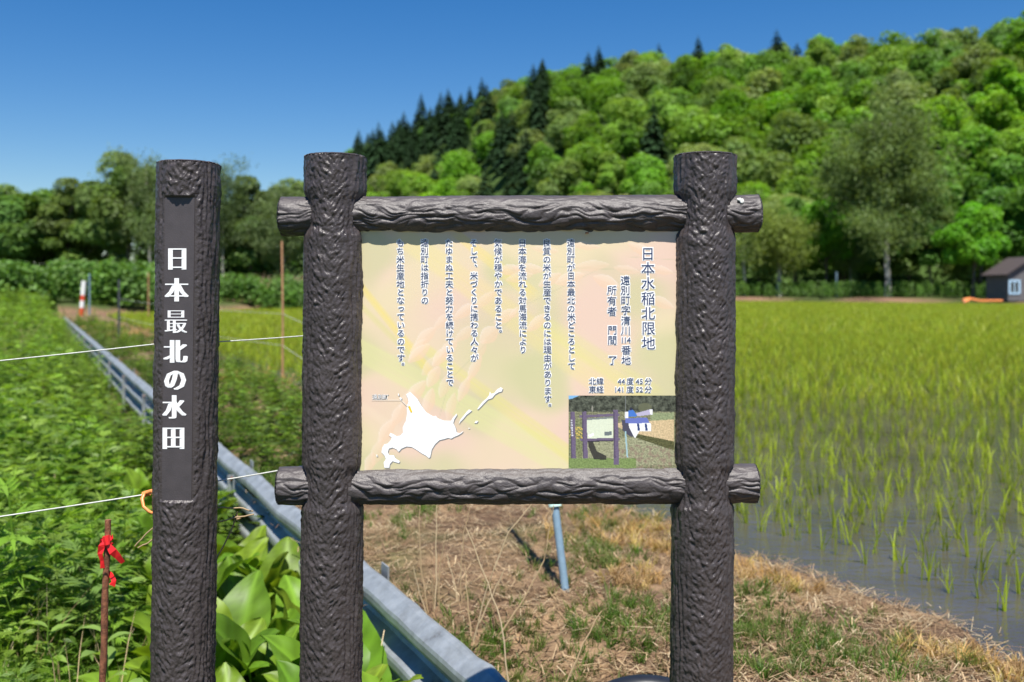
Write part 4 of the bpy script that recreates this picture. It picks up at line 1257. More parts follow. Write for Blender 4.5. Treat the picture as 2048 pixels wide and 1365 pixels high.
mb = MB(); b0 = np.array(PZ(565, 760, 0.0)); mb.tube([b0 - (0, 0, 0.2), b0 + (0.005, 0, 1.0), b0 + (-0.01, 0, 2.1)], 0.016, 8)
tag(mb.build("fence_stake", M['bamboo'], None, True), "tall thin brown stake between the name post and the sign", "stake", "fence stakes on the bank")
c0 = np.array(PZ(238, 682, 0.0)); mb = MB(); mb.tube([c0 - (0, 0, 0.2), c0 + (0, 0, 1.6)], 0.03, 8)
tag(mb.build("fence_stake", M['dark_stake'], None, True), "dark stake left of the name post beside the guard rail's far end", "stake", "fence stakes on the bank")
e0 = np.array(PZ(179, 622, 0.3)); mb = MB(); mb.tube([e0 - (0, 0, 0.2), e0 + (0, 0, 1.75)], 0.04, 8)
tag(mb.build("fence_stake", M['grey_pole'], None, True), "blue-grey stake just right of the red and white pole", "stake", "fence stakes on the bank")
f0 = np.array(PZ(297, 625, 0.2)); mb = MB(); mb.tube([f0 - (0, 0, 0.2), f0 + (0, 0, 1.9)], 0.03, 8)
tag(mb.build("fence_stake", M['bamboo'], None, True), "thin brown stake against the tall leaves just left of the name post", "stake", "fence stakes on the bank")
g0 = np.array(P(1673, 592, 104)); mb = MB(); mb.tube([g0 - (0, 0, 0.5), g0 + (0, 0, 2.5)], 0.09, 8)
tag(mb.build("grey_post", M['grey_pole'], None, True), "thin grey post at the far bank left of the tall birch", "post")
for (h, nm) in ((0.52, "lower"), (1.0, "upper")):
    A = c0 + (0, 0, h + 0.1); B = b0 + (0.0, 0, h); Cc = pb + d * (h * 0.9)
    wire("field_wire", [A, B, Cc], 0.003, nm + " thin wire strung between the stakes along the paddy bank")
# red and white snow pole
r0 = np.array(PZ(163, 624, 0.25)); sp = thing("snow_pole", "red and white banded pole beyond the far end of the guard rail", "pole", tuple(r0))
hh = 1.45
for (u0, u1, mt, nm) in ((-0.12, 0.13, 'red_paint', 'red_band'), (0.13, 0.36, 'white_paint', 'white_band'), (0.36, 0.54, 'red_paint', 'red_band'), (0.54, 1.0, 'white_paint', 'white_band')):
    mb = MB(); mb.tube([r0 + (0.12 * u0, 0, hh * u0), r0 + (0.12 * u1, 0, hh * u1)], 0.105, 12); child(mb.build(nm, M[mt], None, True), sp)

# shed at the right edge
sh0 = np.array(P(2016, 600, 87)); sx0 = sh0[0]
shed = thing("shed", "small grey shed with a pale blue window at the right edge of the picture", "shed", (sx0, 87, 0.4))
mb = MB()
x1 = sx0 + 4.2; zg = 0.2; ze = 2.55; zr = 3.9; y0, y1 = 87.0, 91.0; xm = (sx0 + x1) / 2
V = [(sx0,y0,zg),(x1,y0,zg),(x1,y0,ze),(xm,y0,zr),(sx0,y0,ze),(sx0,y1,zg),(x1,y1,zg),(x1,y1,ze),(xm,y1,zr),(sx0,y1,ze)]
mb.add(V, [(0,1,2,4),(5,9,7,6),(0,4,9,5),(1,6,7,2)]); mb.add(V, [(4,2,3),(9,8,7)])
child(mb.build("wall", M['shed_wall']), shed)
for sg, xe in ((-1, sx0), (1, x1)):
    mb = MB(); A = np.array([xe + sg * 0.35, 0, ze - 0.14]); B = np.array([xm, 0, zr + 0.10])
    V = []
    for yy in (y0 - 0.35, y1 + 0.35):
        for q in (A, B, B + (0, 0, 0.1), A + (0, 0, 0.1)): V.append((q[0], yy, q[2]))
    mb.add(V, [(0,1,2,3),(4,7,6,5),(0,4,5,1),(1,5,6,2),(2,6,7,3),(3,7,4,0)])
    child(mb.build("roof_slope", M['shed_roof']), shed)
wx = sx0 + 0.55; wz = 1.42
mb = MB()
for (lo, hi) in (((wx-0.5, y0-0.06, wz-0.62), (wx-0.36, y0-0.005, wz+0.62)), ((wx+0.36, y0-0.06, wz-0.62), (wx+0.5, y0-0.005, wz+0.62)), ((wx-0.355, y0-0.06, wz+0.48), (wx+0.355, y0-0.005, wz+0.62)), ((wx-0.355, y0-0.06, wz-0.62), (wx+0.355, y0-0.005, wz-0.48)), ((wx-0.04, y0-0.055, wz-0.475), (wx+0.04, y0-0.005, wz+0.475))):
    mb.box(lo, hi)
wf = child(mb.build("window_frame", M['blue_paint']), shed)
mb = MB(); mb.box((wx-0.355, y0-0.03, wz-0.475), (wx+0.355, y0-0.01, wz+0.475))
gp = mb.build("pane", M['glass']); gp.parent = wf
# orange pipe on the far bank
A = P(1928, 605, 84); mb = MB(); rng = np.random.default_rng(2)
mb.tube([np.array(A) + (-0.1, 0, -0.35), np.array(A) + (0.05, 0, 0.12), np.array(A) + (0.6, 0.3, 0.28), np.array(P(1960, 602.5, 84.5)), np.array(P(2004, 602, 85))], [0.26, 0.24, 0.13, 0.11, 0.10], 10)
tag(mb.build("orange_hose", M['orange'], None, True), "faded orange hose lying on the far bank left of the shed", "hose")
# black rubber ring at the foot of the right post
mb = MB(); c = np.array([0.47, 3.34, -0.06]); tt = np.linspace(0, 2 * PI, 49)
ring = [c + np.array([0.19 * math.cos(t), 0.19 * math.sin(t), 0.035 * math.sin(t)]) for t in tt]
mb.tube(ring, 0.05, 14, cap=False)
tag(mb.build("rubber_ring", M['black'], None, True), "black rubber ring lying at the foot of the sign's right post", "ring")

# ------------------------------------------------------------------ rice
rng = np.random.default_rng(31)
def rice_pts(y0, y1, dn, dt, jit):
    """rows run along the bank"""
    n = np.arange(2.52, 130, dn); t = np.arange(-3, 130, dt)
    a, b = np.meshgrid(n, t, indexing='ij'); a = a + rng.normal(0, jit, a.shape); b = b + rng.normal(0, jit, b.shape)
    x, y = nt2xy(a.ravel(), b.ravel())
    m = (y > y0) & (y <= y1) & in_view(x, y, 90); x, y = x[m], y[m]
    m = paddy_sd(x, y) > 0.22
    return np.column_stack([x[m], y[m]])
RC = np.array([0.36, 0.45, 0.034])
near = rice_pts(0, 13, 0.22, 0.17, 0.03)
keep = rng.uniform(size=len(near)) > 0.04
near = near[keep]
near = near[np.argsort(near[:, 1])]
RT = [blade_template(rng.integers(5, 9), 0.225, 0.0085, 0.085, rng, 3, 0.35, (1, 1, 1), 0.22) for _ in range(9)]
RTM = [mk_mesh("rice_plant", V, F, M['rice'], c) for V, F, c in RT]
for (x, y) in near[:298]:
    o = obj("rice_plant", RTM[rng.integers(0, 9)], None, (x, y, WATER_Z - 0.02), (rng.normal(0, 0.08), rng.normal(0, 0.08), rng.uniform(0, 6.28)))
    s = rng.uniform(0.75, 1.12); o.scale = (s, s, s); o.color = (*(RC * rng.uniform(0.8, 1.2)), 1)
    tag(o, "young rice plant standing in the water in the rows nearest the bank", "rice plant", "rice plants nearest the bank")
def rice_mesh(pts, T, s0, s1):
    k = len(pts); tint = RC * rng.uniform(0.78, 1.2, (k, 1)) * np.column_stack([rng.uniform(0.88, 1.12, k), np.ones(k), np.ones(k)])
    return np.column_stack([pts, np.full(k, WATER_Z - 0.02)]), rng.uniform(0, 6.28, k), rng.uniform(s0, s1, k), tint
parts = []
def add_rice(name, pts, T, s0, s1):
    p, r, s, c = rice_mesh(pts, T, s0, s1)
    return scatter(name, T, p, r, s, c, M['rice'], rng, 0.08)
mid = rice_pts(13, 32, 0.25, 0.16, 0.03)
TM = [blade_template(7, 0.24, 0.012, 0.13, rng, 2, 0.35, (1, 1, 1), 0.2) for _ in range(6)]
far = rice_pts(32, 112, 0.40, 0.30, 0.06)
TF = [blade_template(6, 0.26, 0.032, 0.22, rng, 1, 0.2, (1, 1, 1), 0.2) for _ in range(6)]
import bmesh
def join_meshes(name, ms, mat):
    bm = bmesh.new()
    for m in ms: bm.from_mesh(m); bpy.data.meshes.remove(m)
    me = bpy.data.meshes.new(name); bm.to_mesh(me); bm.free(); me.materials.append(mat); return me
rest = join_meshes("rice_field", [add_rice("a", near[298:], RT, 0.7, 1.1), add_rice("b", mid, TM, 0.8, 1.2), add_rice("c", far, TF, 0.85, 1.15)], M['rice'])
tag(obj("rice_field", rest), "rows of young rice covering the rest of the flooded paddy", "rice", kind="stuff")

# ------------------------------------------------------------------ bank: dry thatch, green tufts, orange tufts, stalks
rng = np.random.default_rng(41)
def bank_pts(k, t0, t1, n0, n1, dens=None):
    n = rng.uniform(n0, n1, k); t = t0 + (t1 - t0) * rng.uniform(size=k) ** 1.7
    x, y = nt2xy(n, t); m = in_view(x, y) & (paddy_sd(x, y) < -0.03)
    if dens is not None: m &= dens(x, y)
    return zs(np.column_stack([x[m], y[m]]))
STRAW = np.array([[0.42, 0.31, 0.185], [0.34, 0.235, 0.135], [0.25, 0.165, 0.095], [0.50, 0.40, 0.26], [0.20, 0.125, 0.075]])
TH = []
for _ in range(10):                                   # flat-lying bits of straw
    V, F, C = [], [], []
    for b in range(10):
        p = np.array([*rng.normal(0, 0.05, 2), rng.uniform(0.004, 0.022)]); a = rng.uniform(0, 2 * PI); L = rng.uniform(0.03, 0.10); w = rng.uniform(0.0010, 0.0022)
        d = np.array([math.cos(a), math.sin(a), rng.normal(0, 0.22)]); s = np.array([-d[1], d[0], 0]); i = len(V)
        V += [p - d * L / 2 - s * w, p - d * L / 2 + s * w, p + d * L / 2 + s * w, p + d * L / 2 - s * w]; F.append((i, i+1, i+2, i+3)); C += [np.ones(3) * rng.uniform(0.7, 1.25)] * 4
    TH.append((np.array(V), [np.array(F)], np.array(C)))
p = bank_pts(6500, -1.2, 14, 0.0, 2.35); k = len(p)
me1 = scatter("s", TH, p, rng.uniform(0, 6.28, k), rng.uniform(0.7, 1.3, k), STRAW[rng.integers(0, 5, k)] * rng.uniform(0.8, 1.2, (k, 1)), M['straw'], rng, 0.0)
UP = [blade_template(9, 0.10, 0.0028, 0.10, rng, 2, 0.7, (1, 1, 1), 0.25, 0.6) for _ in range(8)]
p = bank_pts(3200, -1.0, 30, 0.02, 2.3, lambda x, y: fbm(x * 1.3 + 5, y * 1.3, 3) > -0.05); k = len(p)
me2 = scatter("s", UP, p, rng.uniform(0, 6.28, k), rng.uniform(0.3, 1.0, k), STRAW[rng.integers(0, 5, k)] * rng.uniform(0.8, 1.2, (k, 1)), M['straw'], rng, 0.3)
tag(obj("dry_grass", join_meshes("dry_grass", [me1, me2], M['straw'])), "dead straw and dry grass matted over the earth bank", "dry grass", kind="stuff")

GB = [blade_template(16, 0.085, 0.0042, 0.07, rng, 2, 0.6, (1, 1, 1), 0.3, 0.5) for _ in range(8)]
cl = rng.uniform(size=(60, 2)) * np.array([2.3, 11.0]) + np.array([0.0, -0.6])
pp = []
for (n_, t_) in cl:
    m = rng.integers(8, 34); r = rng.uniform(0.05, 0.22)
    x, y = nt2xy(n_ + rng.normal(0, r, m), t_ + rng.normal(0, r * 1.2, m)); pp.append(np.column_stack([x, y]))
# clumps the photograph shows: around the stalks, under the rail, on the right
for (px, py, m, r) in [(950, 1270, 90, 0.14), (1000, 1290, 40, 0.12), (790, 1045, 30, 0.12), (1180, 1100, 30, 0.10), (1290, 1255, 34, 0.12), (1580, 1250, 40, 0.14), (1640, 1310, 60, 0.16), (1500, 1180, 30, 0.1), (1690, 1325, 40, 0.14), (1530, 1340, 30, 0.12), (1130, 1330, 24, 0.1), (1225, 1215, 26, 0.12), (1330, 1240, 26, 0.10)]:
    X, Y, _ = PZ(px, py, 0.0); x = X + rng.normal(0, r, m); y = Y + rng.normal(0, r * 1.3, m); pp.append(np.column_stack([x, y]))
pp = np.concatenate(pp); n_, t_ = xy2nt(pp[:, 0], pp[:, 1]); pp = pp[(n_ > 0.03) & (paddy_sd(pp[:, 0], pp[:, 1]) < -0.04)]
p = zs(pp); k = len(p)
G2 = np.array([[0.115, 0.20, 0.03], [0.08, 0.165, 0.02], [0.14, 0.22, 0.045], [0.17, 0.21, 0.06]])
gm1 = scatter("s", GB, p, rng.uniform(0, 6.28, k), rng.uniform(0.45, 1.15, k), G2[rng.integers(0, 4, k)] * rng.uniform(0.75, 1.2, (k, 1)), M['grass'], rng, 0.2)
p = bank_pts(4500, 3.5, 40, 0.02, 2.3, lambda x, y: fbm(x * 0.45 + 2, y * 0.45, 3) + 0.25 * smooth(1.3, 0.3, xy2nt(x, y)[0]) > 0.08); k = len(p)
gm2 = scatter("s", GB, p, rng.uniform(0, 6.28, k), rng.uniform(0.7, 2.3, k), G2[rng.integers(0, 4, k)] * rng.uniform(0.7, 1.1, (k, 1)), M['grass'], rng, 0.2)
tag(obj("bank_grass", join_meshes("bank_grass", [gm1, gm2], M['grass'])), "low green grass tufts on the earth bank", "grass", kind="stuff")
pp = []
for (px, py, m, r) in [(1270, 1035, 70, 0.16), (1230, 1060, 50, 0.18), (1490, 1120, 50, 0.10), (1275, 1165, 34, 0.09), (1310, 1075, 40, 0.12), (1880, 1285, 26, 0.10), (1940, 1290, 24, 0.08), (255, 672, 90, 0.9), (285, 655, 60, 1.0), (480, 757, 40, 0.35), (1590, 1150, 20, 0.06), (2020, 1310, 24, 0.08)]:
    X, Y, _ = PZ(px, py, 0.0); pp.append(np.column_stack([X + rng.normal(0, r, m), Y + rng.normal(0, r * 1.3, m)]))
pp = np.concatenate(pp); pp = pp[(xy2nt(pp[:, 0], pp[:, 1])[0] > 0.03) & (paddy_sd(pp[:, 0], pp[:, 1]) < 0.06)]
p = zs(pp); k = len(p)
OR = np.array([[0.46, 0.28, 0.10], [0.50, 0.35, 0.15], [0.40, 0.26, 0.13], [0.42, 0.33, 0.10]])
s = rng.uniform(0.5, 1.3, k) * np.where(p[:, 1] > 14, 2.6, 1.0)
me = scatter("withered_grass", GB, p, rng.uniform(0, 6.28, k), s, OR[rng.integers(0, 4, k)] * rng.uniform(0.75, 1.2, (k, 1)), M['straw'], rng, 0.3)
tag(obj("withered_grass", me), "orange withered grass tufts along the bank edge", "dry grass", kind="stuff")

STK = [[(841,1000),(838,1050),(842,1138),(859,1228)], [(874,990),(872,1093),(873,1163),(868,1222)], [(946,990),(928,1065),(921,1149),(923,1206)], [(1075,995),(1017,1065),(975,1172),(947,1268)],
       [(1108,1010),(1100,1048),(1089,1121),(1045,1203),(995,1262)], [(933,1056),(975,1166),(1003,1245),(1017,1352)], [(892,1064),(879,1138),(877,1220)], [(826,1133),(840,1190),(858,1228)],
       [(1202,1222),(1167,1287),(1127,1365)], [(894,1110),(912,1180),(915,1205)], [(862,1140),(866,1190),(868,1225)], [(1008,1142),(985,1190),(955,1240)], [(930,1130),(935,1200),(942,1258)], [(760,1130),(790,1070),(830,1040)], [(745,1075),(775,1040),(800,1010)]]
SLAB = ["leftmost tall upright dry stalk, slightly kinked, behind the rail", "straight tall dry stalk, second from the left, behind the rail", "tall dry stalk kinked near its top, third from the left,", "long dry stalk leaning right, crossing the one leaning left,",
        "longest dry stalk, bowed to the right beside the grey-blue pipe,", "dry stalk leaning left, crossing the right-leaning ones,", "short upright dry stalk beside the straight tall one", "short dry stalk leaning left at the left end of the clump",
        "lone dry stalk leaning right near the bottom edge", "short dry stalk leaning left in the middle of the clump", "shortest dry stalk between the two leftmost tall ones", "short dry stalk leaning right, low in the clump", "dry stalk rising from the green tuft",
        "dry stalk fallen over the rail close to the left post", "dry stalk leaning right just under the lower crossbar's left end"]
for i, path in enumerate(STK):
    x, y = path[-1]; Y = PZ(x, y, 0.0)[1]
    pts = [np.array(P(a, b, Y + 0.05 * math.sin(i * 1.7) * (1 - j / len(path)))) for j, (a, b) in enumerate(path)]
    pts[-1] = pts[-1] - (0, 0, 0.03)
    fine = []
    for j in range(len(pts) - 1):
        for u in (0, 0.33, 0.66): fine.append(pts[j] * (1 - u) + pts[j + 1] * u + np.array([0.002 * math.sin(j * 3 + u * 9 + i), 0, 0]))
    fine.append(pts[-1])
    mb = MB(); mb.tube(fine, np.linspace(0.0018, 0.0036, len(fine)), 6, c=STRAW[[0, 3][i % 2]] * 1.25)
    o = mb.build("dry_stalk", M['straw'], None, True)
    tag(o, "%s below the sign" % SLAB[i], "stalk", "dry stalks behind the guard rail")

for i, (path, lab) in enumerate([
    ([(395, 1300), (404, 1120), (430, 1016), (480, 1016), (506, 1023)], "uppermost thin dry stem poking out right of the name post"),
    ([(390, 1300), (402, 1150), (425, 1047), (470, 1036), (508, 1029)], "second thin dry stem right of the name post"),
    ([(396, 1330), (410, 1200), (436, 1112), (458, 1072), (473, 1034)], "thin dry stem with a seed head rising right of the name post"),
    ([(362, 1300), (352, 1150), (312, 1050), (288, 1073), (270, 1093)], "dry stem bending down left of the name post"),
    ([(358, 1320), (346, 1160), (316, 1072), (296, 1086), (276, 1096)], "lower dry stem bending down left of the name post")]):
    pts = [np.array(P(a, b, SY + 0.22 + 0.02 * i)) for (a, b) in path]
    mb = MB(); fine = []
    for j in range(len(pts) - 1):
        for u in (0, 0.25, 0.5, 0.75): fine.append(pts[j] * (1 - u) + pts[j + 1] * u + np.array([0, 0, 0.0012 * math.sin(7 * u + i)]))
    fine.append(pts[-1])
    mb.tube([fine[0] - (0, 0, 0.3)] + fine, 0.0022, 6, c=STRAW[0] * 1.1)
    for _ in range(5 if i == 2 else 0):
        e = pts[-1] + rng.normal(0, 0.004, 3); mb.tube([e, e + rng.normal(0, 0.004, 3), e + rng.normal(0, 0.006, 3)], [0.003, 0.0035, 0.001], 5, c=STRAW[1])
    tag(mb.build("dry_stalk", M['straw'], None, True), lab, "stalk", "dry stalks behind the name post")

# ------------------------------------------------------------------ left bank: weeds, grass
rng = np.random.default_rng(51)
WG = np.array([[0.18, 0.32, 0.035], [0.215, 0.365, 0.04], [0.14, 0.26, 0.03], [0.25, 0.38, 0.06], [0.18, 0.29, 0.07]])
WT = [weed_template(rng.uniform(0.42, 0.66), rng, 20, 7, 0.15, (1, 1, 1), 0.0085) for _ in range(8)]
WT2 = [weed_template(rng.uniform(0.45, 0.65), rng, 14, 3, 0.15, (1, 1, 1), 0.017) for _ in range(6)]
def left_pts(k, y0, y1, nmax=-1.25):
    y = y0 + (y1 - y0) * rng.uniform(size=k); px = rng.uniform(-80, 640, k); x = (px - 1024) / FPX * y
    n, t = xy2nt(x, y); m = (n < nmax)
    return zs(np.column_stack([x[m], y[m]]))
def rest_of(p): return p
ms = []
def weeds(p, T, s0, s1, dark=1.0, tilt=0.12):
    k = len(p)
    tint = WG[rng.integers(0, 5, k)] * rng.uniform(0.65, 1.15, (k, 1)) * dark * (0.95 + 0.45 * fbm(p[:, 0] * 0.9, p[:, 1] * 0.7 + 3, 3))[:, None]
    sv = rng.uniform(s0, s1, k) * (1.0 + 0.55 * fbm(p[:, 0] * 1.3 + 7, p[:, 1] * 1.0, 3))
    ms.append(scatter("s", T, p, rng.uniform(0, 6.28, k), sv, tint, M['grass'], rng, tilt))
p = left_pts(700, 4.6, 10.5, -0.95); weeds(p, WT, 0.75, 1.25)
p = left_pts(60, 3.2, 4.6, -1.0); weeds(p, WT, 0.45, 0.8)
n_ = rng.uniform(0.05, 1.5, 520); t_ = rng.uniform(4.2, 13, 520); x_, y_ = nt2xy(n_, t_); weeds(zs(np.column_stack([x_, y_])), WT2, 0.35, 0.75, 0.75)
n_ = rng.uniform(0.05, 1.0, 160); t_ = rng.uniform(13, 40, 160); x_, y_ = nt2xy(n_, t_); weeds(zs(np.column_stack([x_, y_])), WT2, 0.5, 0.9, 0.8)
weeds(left_pts(1500, 10, 26, -0.9), WT2, 0.9, 1.5)
weeds(left_pts(2000, 26, 64, -0.6), WT2, 1.1, 2.0)
n_ = rng.uniform(-1.2, -0.14, 900); t_ = 3.2 + 40 * rng.uniform(size=900) ** 1.5; x_, y_ = nt2xy(n_, t_); weeds(zs(np.column_stack([x_, y_])), WT2, 0.6, 0.95, 0.95)
tag(obj("mugwort_weeds", join_meshes("mugwort_weeds", ms, M['grass'])), "dense green mugwort weeds covering the left bank", "weeds", kind="stuff")
LB = [blade_template(22, 0.34, 0.0042, 0.18, rng, 3, 0.8, (1, 1, 1), 0.3, 0.55) for _ in range(8)]
LF = [blade_template(10, 0.42, 0.012, 0.25, rng, 2, 0.8, (1, 1, 1), 0.3, 0.5) for _ in range(6)]
ms = []
p = left_pts(1300, 3.2, 5.2, -1.0); weeds(p, LB, 0.5, 1.0, 1.45, 0.35)
p = left_pts(240, 5.0, 10, -1.0); weeds(p, LB, 1.0, 1.7, 1.15, 0.35)
p = left_pts(420, 6, 22, -0.9); weeds(p, LF, 0.7, 1.3, 1.15, 0.3)
p = left_pts(1500, 22, 62, -0.4); weeds(p, LF, 1.0, 2.2, 1.15, 0.3)
px_ = rng.uniform(150, 660, 900); Y_ = rng.uniform(56, 74, 900); p = np.column_stack([(px_ - 1024) / FPX * Y_, Y_]); p = zs(p[far_sd(p[:, 0], p[:, 1]) > 1.4]); weeds(p, LF, 0.7, 1.5, 1.1, 0.3)
tag(obj("bank_meadow_grass", join_meshes("bank_meadow_grass", ms, M['grass'])), "long fresh grass among the weeds on the left bank", "grass", kind="stuff")
p = np.concatenate([left_pts(120, 3.4, 8, -1.0), left_pts(320, 8, 45, -1.0)]); k = len(p)
DS = [blade_template(5, 0.55, 0.004, 0.25, rng, 3, 0.5, (1, 1, 1), 0.2, 0.5) for _ in range(5)]
me = scatter("dead_stems", DS, p, rng.uniform(0, 6.28, k), rng.uniform(0.6, 1.3, k) * np.where(p[:, 1] > 14, 1.6, 1), STRAW[rng.integers(0, 4, k)] * 1.15, M['straw'], rng, 0.25)
tag(obj("dead_stems", me), "pale dead stems standing among the green weeds on the left", "stems", kind="stuff")

# broad-leaved young weeds close to the rod and the name post
def lance_plant(seed):
    r = np.random.default_rng(seed); mb = MB()
    h = r.uniform(0.22, 0.34)
    mb.tube([(0, 0, -0.05), (0.01, 0, h * 0.5), (0.02, 0.01, h)], [0.004, 0.003, 0.002], 6, c=(0.9, 1, 0.7))
    for k in range(9):
        u = 0.25 + 0.75 * k / 8; a = k * 2.4 + r.uniform(-0.3, 0.3); el = r.uniform(0.1, 0.6) + 0.4 * u; L = r.uniform(0.09, 0.14) * (1.1 - 0.4 * u); w = L * 0.2
        d = np.array([math.cos(a) * math.cos(el), math.sin(a) * math.cos(el), math.sin(el)]); s = np.array([-math.sin(a), math.cos(a), 0]); up = np.cross(d, s)
        if up[2] < 0: up = -up
        V = []; b = np.array([0.02 * u, 0.01 * u, h * u])
        for (q, ww) in ((0.05, 0.15), (0.3, 0.85), (0.55, 1.0), (0.8, 0.6), (1.0, 0.05)):
            c0_ = b + d * L * q - np.array([0, 0, 1]) * L * 0.35 * q * q
            V += [c0_ - s * w * ww + up * w * 0.35 * ww, c0_, c0_ + s * w * ww + up * w * 0.35 * ww]
        F = []
        for i in range(4): F += [(3*i, 3*i+1, 3*i+4, 3*i+3), (3*i+1, 3*i+2, 3*i+5, 3*i+4)]
        mb.add(V, F, np.ones(3) * r.uniform(0.8, 1.2))
    return mb.mesh("leafy_weed", M['bigleaf'], True)
LW = [lance_plant(70 + k) for k in range(4)]
for i, (px, py, Y, lab) in enumerate([(150, 1365, 3.75, "pale leafy weed left of the rusty rod's foot"), (262, 1355, 3.7, "leafy weed between the rusty rod and the name post"), (225, 1330, 3.95, "leafy weed just behind the rusty rod"),
                                      (290, 1300, 4.0, "leafy weed touching the name post's left side"), (90, 1210, 4.4, "pale leafy weed high on the left by the dead seed heads"), (300, 1380, 3.6, "leafy weed at the bottom edge beside the name post")]):
    x, y, z = P(px, py, Y); zz = min(z - 0.05, float(gz(x, y)) + 0.3)
    o = obj("leafy_weed", LW[i % 4], None, (x, y, float(gz(x, y)) - 0.0), (0, 0, i * 1.3)); s = 1.25 + 0.2 * (i % 3); o.scale = (s, s, s); o.color = (0.22, 0.34, 0.075, 1)
    tag(o, lab, "weed", "leafy weeds by the rusty rod")

# ------------------------------------------------------------------ skunk cabbage in the ditch
def big_leaf(seed):
    r = np.random.default_rng(seed); nu, nv = 9, 24; V, C = [], []
    L = 1.0; W = 0.215; curl = r.uniform(0.35, 0.8); ph = r.uniform(0, 6)
    for j in range(nv):
        v = j / (nv - 1)
        wd = W * (math.sin(PI * min(1, (v * 0.93 + 0.05)) ** 0.85) ** 0.8) * (1 if v < 0.97 else 0.4) + 0.006
        for i in range(nu):
            u = -1 + 2 * i / (nu - 1)
            x = u * wd; zz = 0.30 * abs(u) * wd + 0.02 * math.sin(v * 15 + ph + u * 2) * abs(u) + 0.016 * math.sin(v * 21 - abs(u) * 5) * abs(u)
            ang = curl * v * v * 1.5
            V.append((x, L * (v - 0.16 * curl * v ** 3), -0.30 * curl * v ** 3 + zz))
            vein = 0.5 + 0.5 * math.sin(v * 42 - abs(u) * 6)
            m = 1.5 if abs(u) < 0.13 else 0.78 + 0.36 * vein
            C.append((m, m, m * (1.1 if abs(u) < 0.13 else 1)))
    F = [(j*nu+i, j*nu+i+1, (j+1)*nu+i+1, (j+1)*nu+i) for j in range(nv - 1) for i in range(nu - 1)]
    return mk_mesh("leaf", np.array(V), np.array(F), M['bigleaf'], np.array(C), True)
LEAVES = [big_leaf(80 + k) for k in range(6)]
rng = np.random.default_rng(61)
SK = [(-0.42, 0.55, "skunk cabbage at the bottom right of the sign's left post, against the guard rail"), (-0.75, 0.75, "skunk cabbage at the bottom edge left of the sign's left post"), (-0.48, 1.25, "skunk cabbage half hidden by the lower sign post, under the rail"),
      (-0.78, 1.35, "skunk cabbage with a pale ribbed leaf beside the name post"), (-0.55, 1.95, "large skunk cabbage with yellow-green leaves midway between the posts"), (-0.75, 2.05, "skunk cabbage close to the name post's right side"),
      (-0.50, 2.7, "skunk cabbage below the lower left crossbar stub"), (-0.72, 2.85, "skunk cabbage beside the name post below the lower wire"), (-0.45, 3.5, "skunk cabbage in front of the rail right of the name post"),
      (-0.68, 3.7, "skunk cabbage in shade behind the others, next to the name post"), (-0.45, 4.4, "skunk cabbage at the rail just under the lower wire"), (-0.68, 4.7, "farther skunk cabbage by the name post above the lower wire"),
      (-0.22, 0.85, "skunk cabbage squeezed under the rail beside the sign's left post"), (-0.25, 1.6, "skunk cabbage leaves rising against the rail's lower ridge"), (-0.25, 2.3, "skunk cabbage pressed to the rail below the crossbar stub"),
      (-0.70, 0.25, "low skunk cabbage at the bottom edge between the two left posts"), (-0.25, 3.1, "skunk cabbage under the rail between the name post and the stub"), (-0.60, 1.6, "pale-ribbed skunk cabbage in the middle of the patch"),
      (-0.55, 5.6, "small skunk cabbage far along the ditch beside the rail"), (-0.5, -0.05, "skunk cabbage at the bottom edge beside the guard rail"), (-0.32, 0.2, "skunk cabbage leaves in front of the first rail post")]
for i, (n_, t_, lab) in enumerate(SK):
    x, y = nt2xy(n_, t_); z = float(gz(x, y))
    pl = thing("skunk_cabbage", lab, "plant", (x, y, z), 0, "skunk cabbages in the ditch")
    k = int(rng.integers(9, 13)); a0 = rng.uniform(0, 6.28)
    for j in range(k):
        a = a0 + j * 2.4 + rng.uniform(-0.3, 0.3); el = rng.uniform(1.0, 1.45) if j < k * 0.6 else rng.uniform(0.55, 1.0)
        s = rng.uniform(0.46, 0.72)
        o = obj("leaf", LEAVES[rng.integers(0, 6)], pl, (0.03 * math.cos(a), 0.03 * math.sin(a), -0.02), (el, rng.normal(0, 0.2), a))
        o.scale = (s * rng.uniform(0.9, 1.15), s, s)
        v = rng.uniform(0.6, 1.15); yv = rng.uniform(0.85, 1.25)
        o.color = (0.15 * v * yv, 0.27 * v, 0.020 * v, 1)

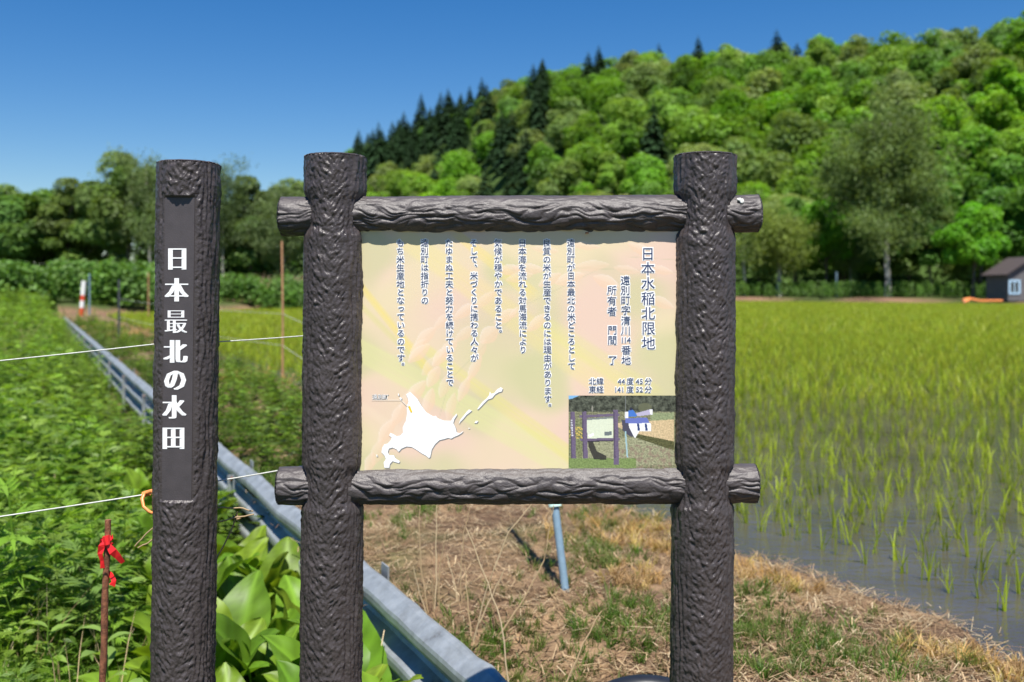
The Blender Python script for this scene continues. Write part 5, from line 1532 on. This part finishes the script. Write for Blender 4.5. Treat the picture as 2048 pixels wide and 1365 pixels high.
# ------------------------------------------------------------------ tall leafy growth and reeds beyond the paddy
rng = np.random.default_rng(71)
def knot_template(seed, h=2.4, nl=46, ls=0.17):
    r = np.random.default_rng(seed)
    z = h * r.uniform(0.15, 1.0, nl); rad = 0.55 * (1 - 0.35 * z / h) * np.sqrt(r.uniform(size=nl)); a = r.uniform(0, 6.28, nl)
    C = np.column_stack([rad * np.cos(a), rad * np.sin(a), z]); nn = np.column_stack([np.cos(a) * 0.6, np.sin(a) * 0.6, np.full(nl, 0.8)]) + r.normal(0, 0.35, (nl, 3))
    L = ls * r.uniform(0.7, 1.2, nl); V, F = leaf_quads(C, nn, L, L * 0.72, r)
    return V, [F], np.repeat(r.uniform(0.75, 1.25, (nl, 1)) * np.ones((1, 3)), 4, 0)
KT = [knot_template(k) for k in range(6)]
def band_pts(k, px0, px1, Y0, Y1):
    px = rng.uniform(px0, px1, k); Y = rng.uniform(Y0, Y1, k); return zs(np.column_stack([(px - 1024) / FPX * Y, Y]))
KG = np.array([[0.11, 0.235, 0.035], [0.135, 0.27, 0.045], [0.09, 0.195, 0.03], [0.17, 0.29, 0.08]])
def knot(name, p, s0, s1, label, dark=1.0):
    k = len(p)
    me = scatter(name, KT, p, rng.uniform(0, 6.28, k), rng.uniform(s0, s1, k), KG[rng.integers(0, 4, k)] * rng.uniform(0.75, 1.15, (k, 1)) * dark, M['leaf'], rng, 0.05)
    tag(obj(name, me), label, "undergrowth", kind="stuff")
knot("knotweed_thicket", band_pts(520, -80, 345, 57, 70), 0.75, 1.15, "tall leafy thicket behind the weeds on the left")
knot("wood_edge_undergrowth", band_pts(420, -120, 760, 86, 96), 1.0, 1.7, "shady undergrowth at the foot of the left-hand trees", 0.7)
knot("hedge_thicket", np.concatenate([band_pts(120, 545, 640, 67, 71), band_pts(90, 425, 545, 66, 69)]), 0.45, 0.85, "lower green thicket between the name post and the sign")
p = band_pts(900, 1420, 2120, 99, 116); p = p[far_sd(p[:, 0], p[:, 1]) > 3.0]
knot("bank_undergrowth", p, 0.35, 0.75, "low green undergrowth beneath the trees at the far right bank", 0.9)
RD = [blade_template(9, 2.3, 0.05, 0.5, rng, 2, 0.2, (1, 1, 1), 0.2, 0.3) for _ in range(5)]
p = band_pts(420, 425, 660, 73, 77); k = len(p)
me = scatter("dry_reeds", RD, p, rng.uniform(0, 6.28, k), rng.uniform(0.6, 1.0, k), np.array([[0.50, 0.38, 0.24]]) * rng.uniform(0.8, 1.2, (k, 1)), M['straw'], rng, 0.06)
tag(obj("dry_reeds", me), "pale dry reeds in front of the trees between name post and sign", "reeds", kind="stuff")
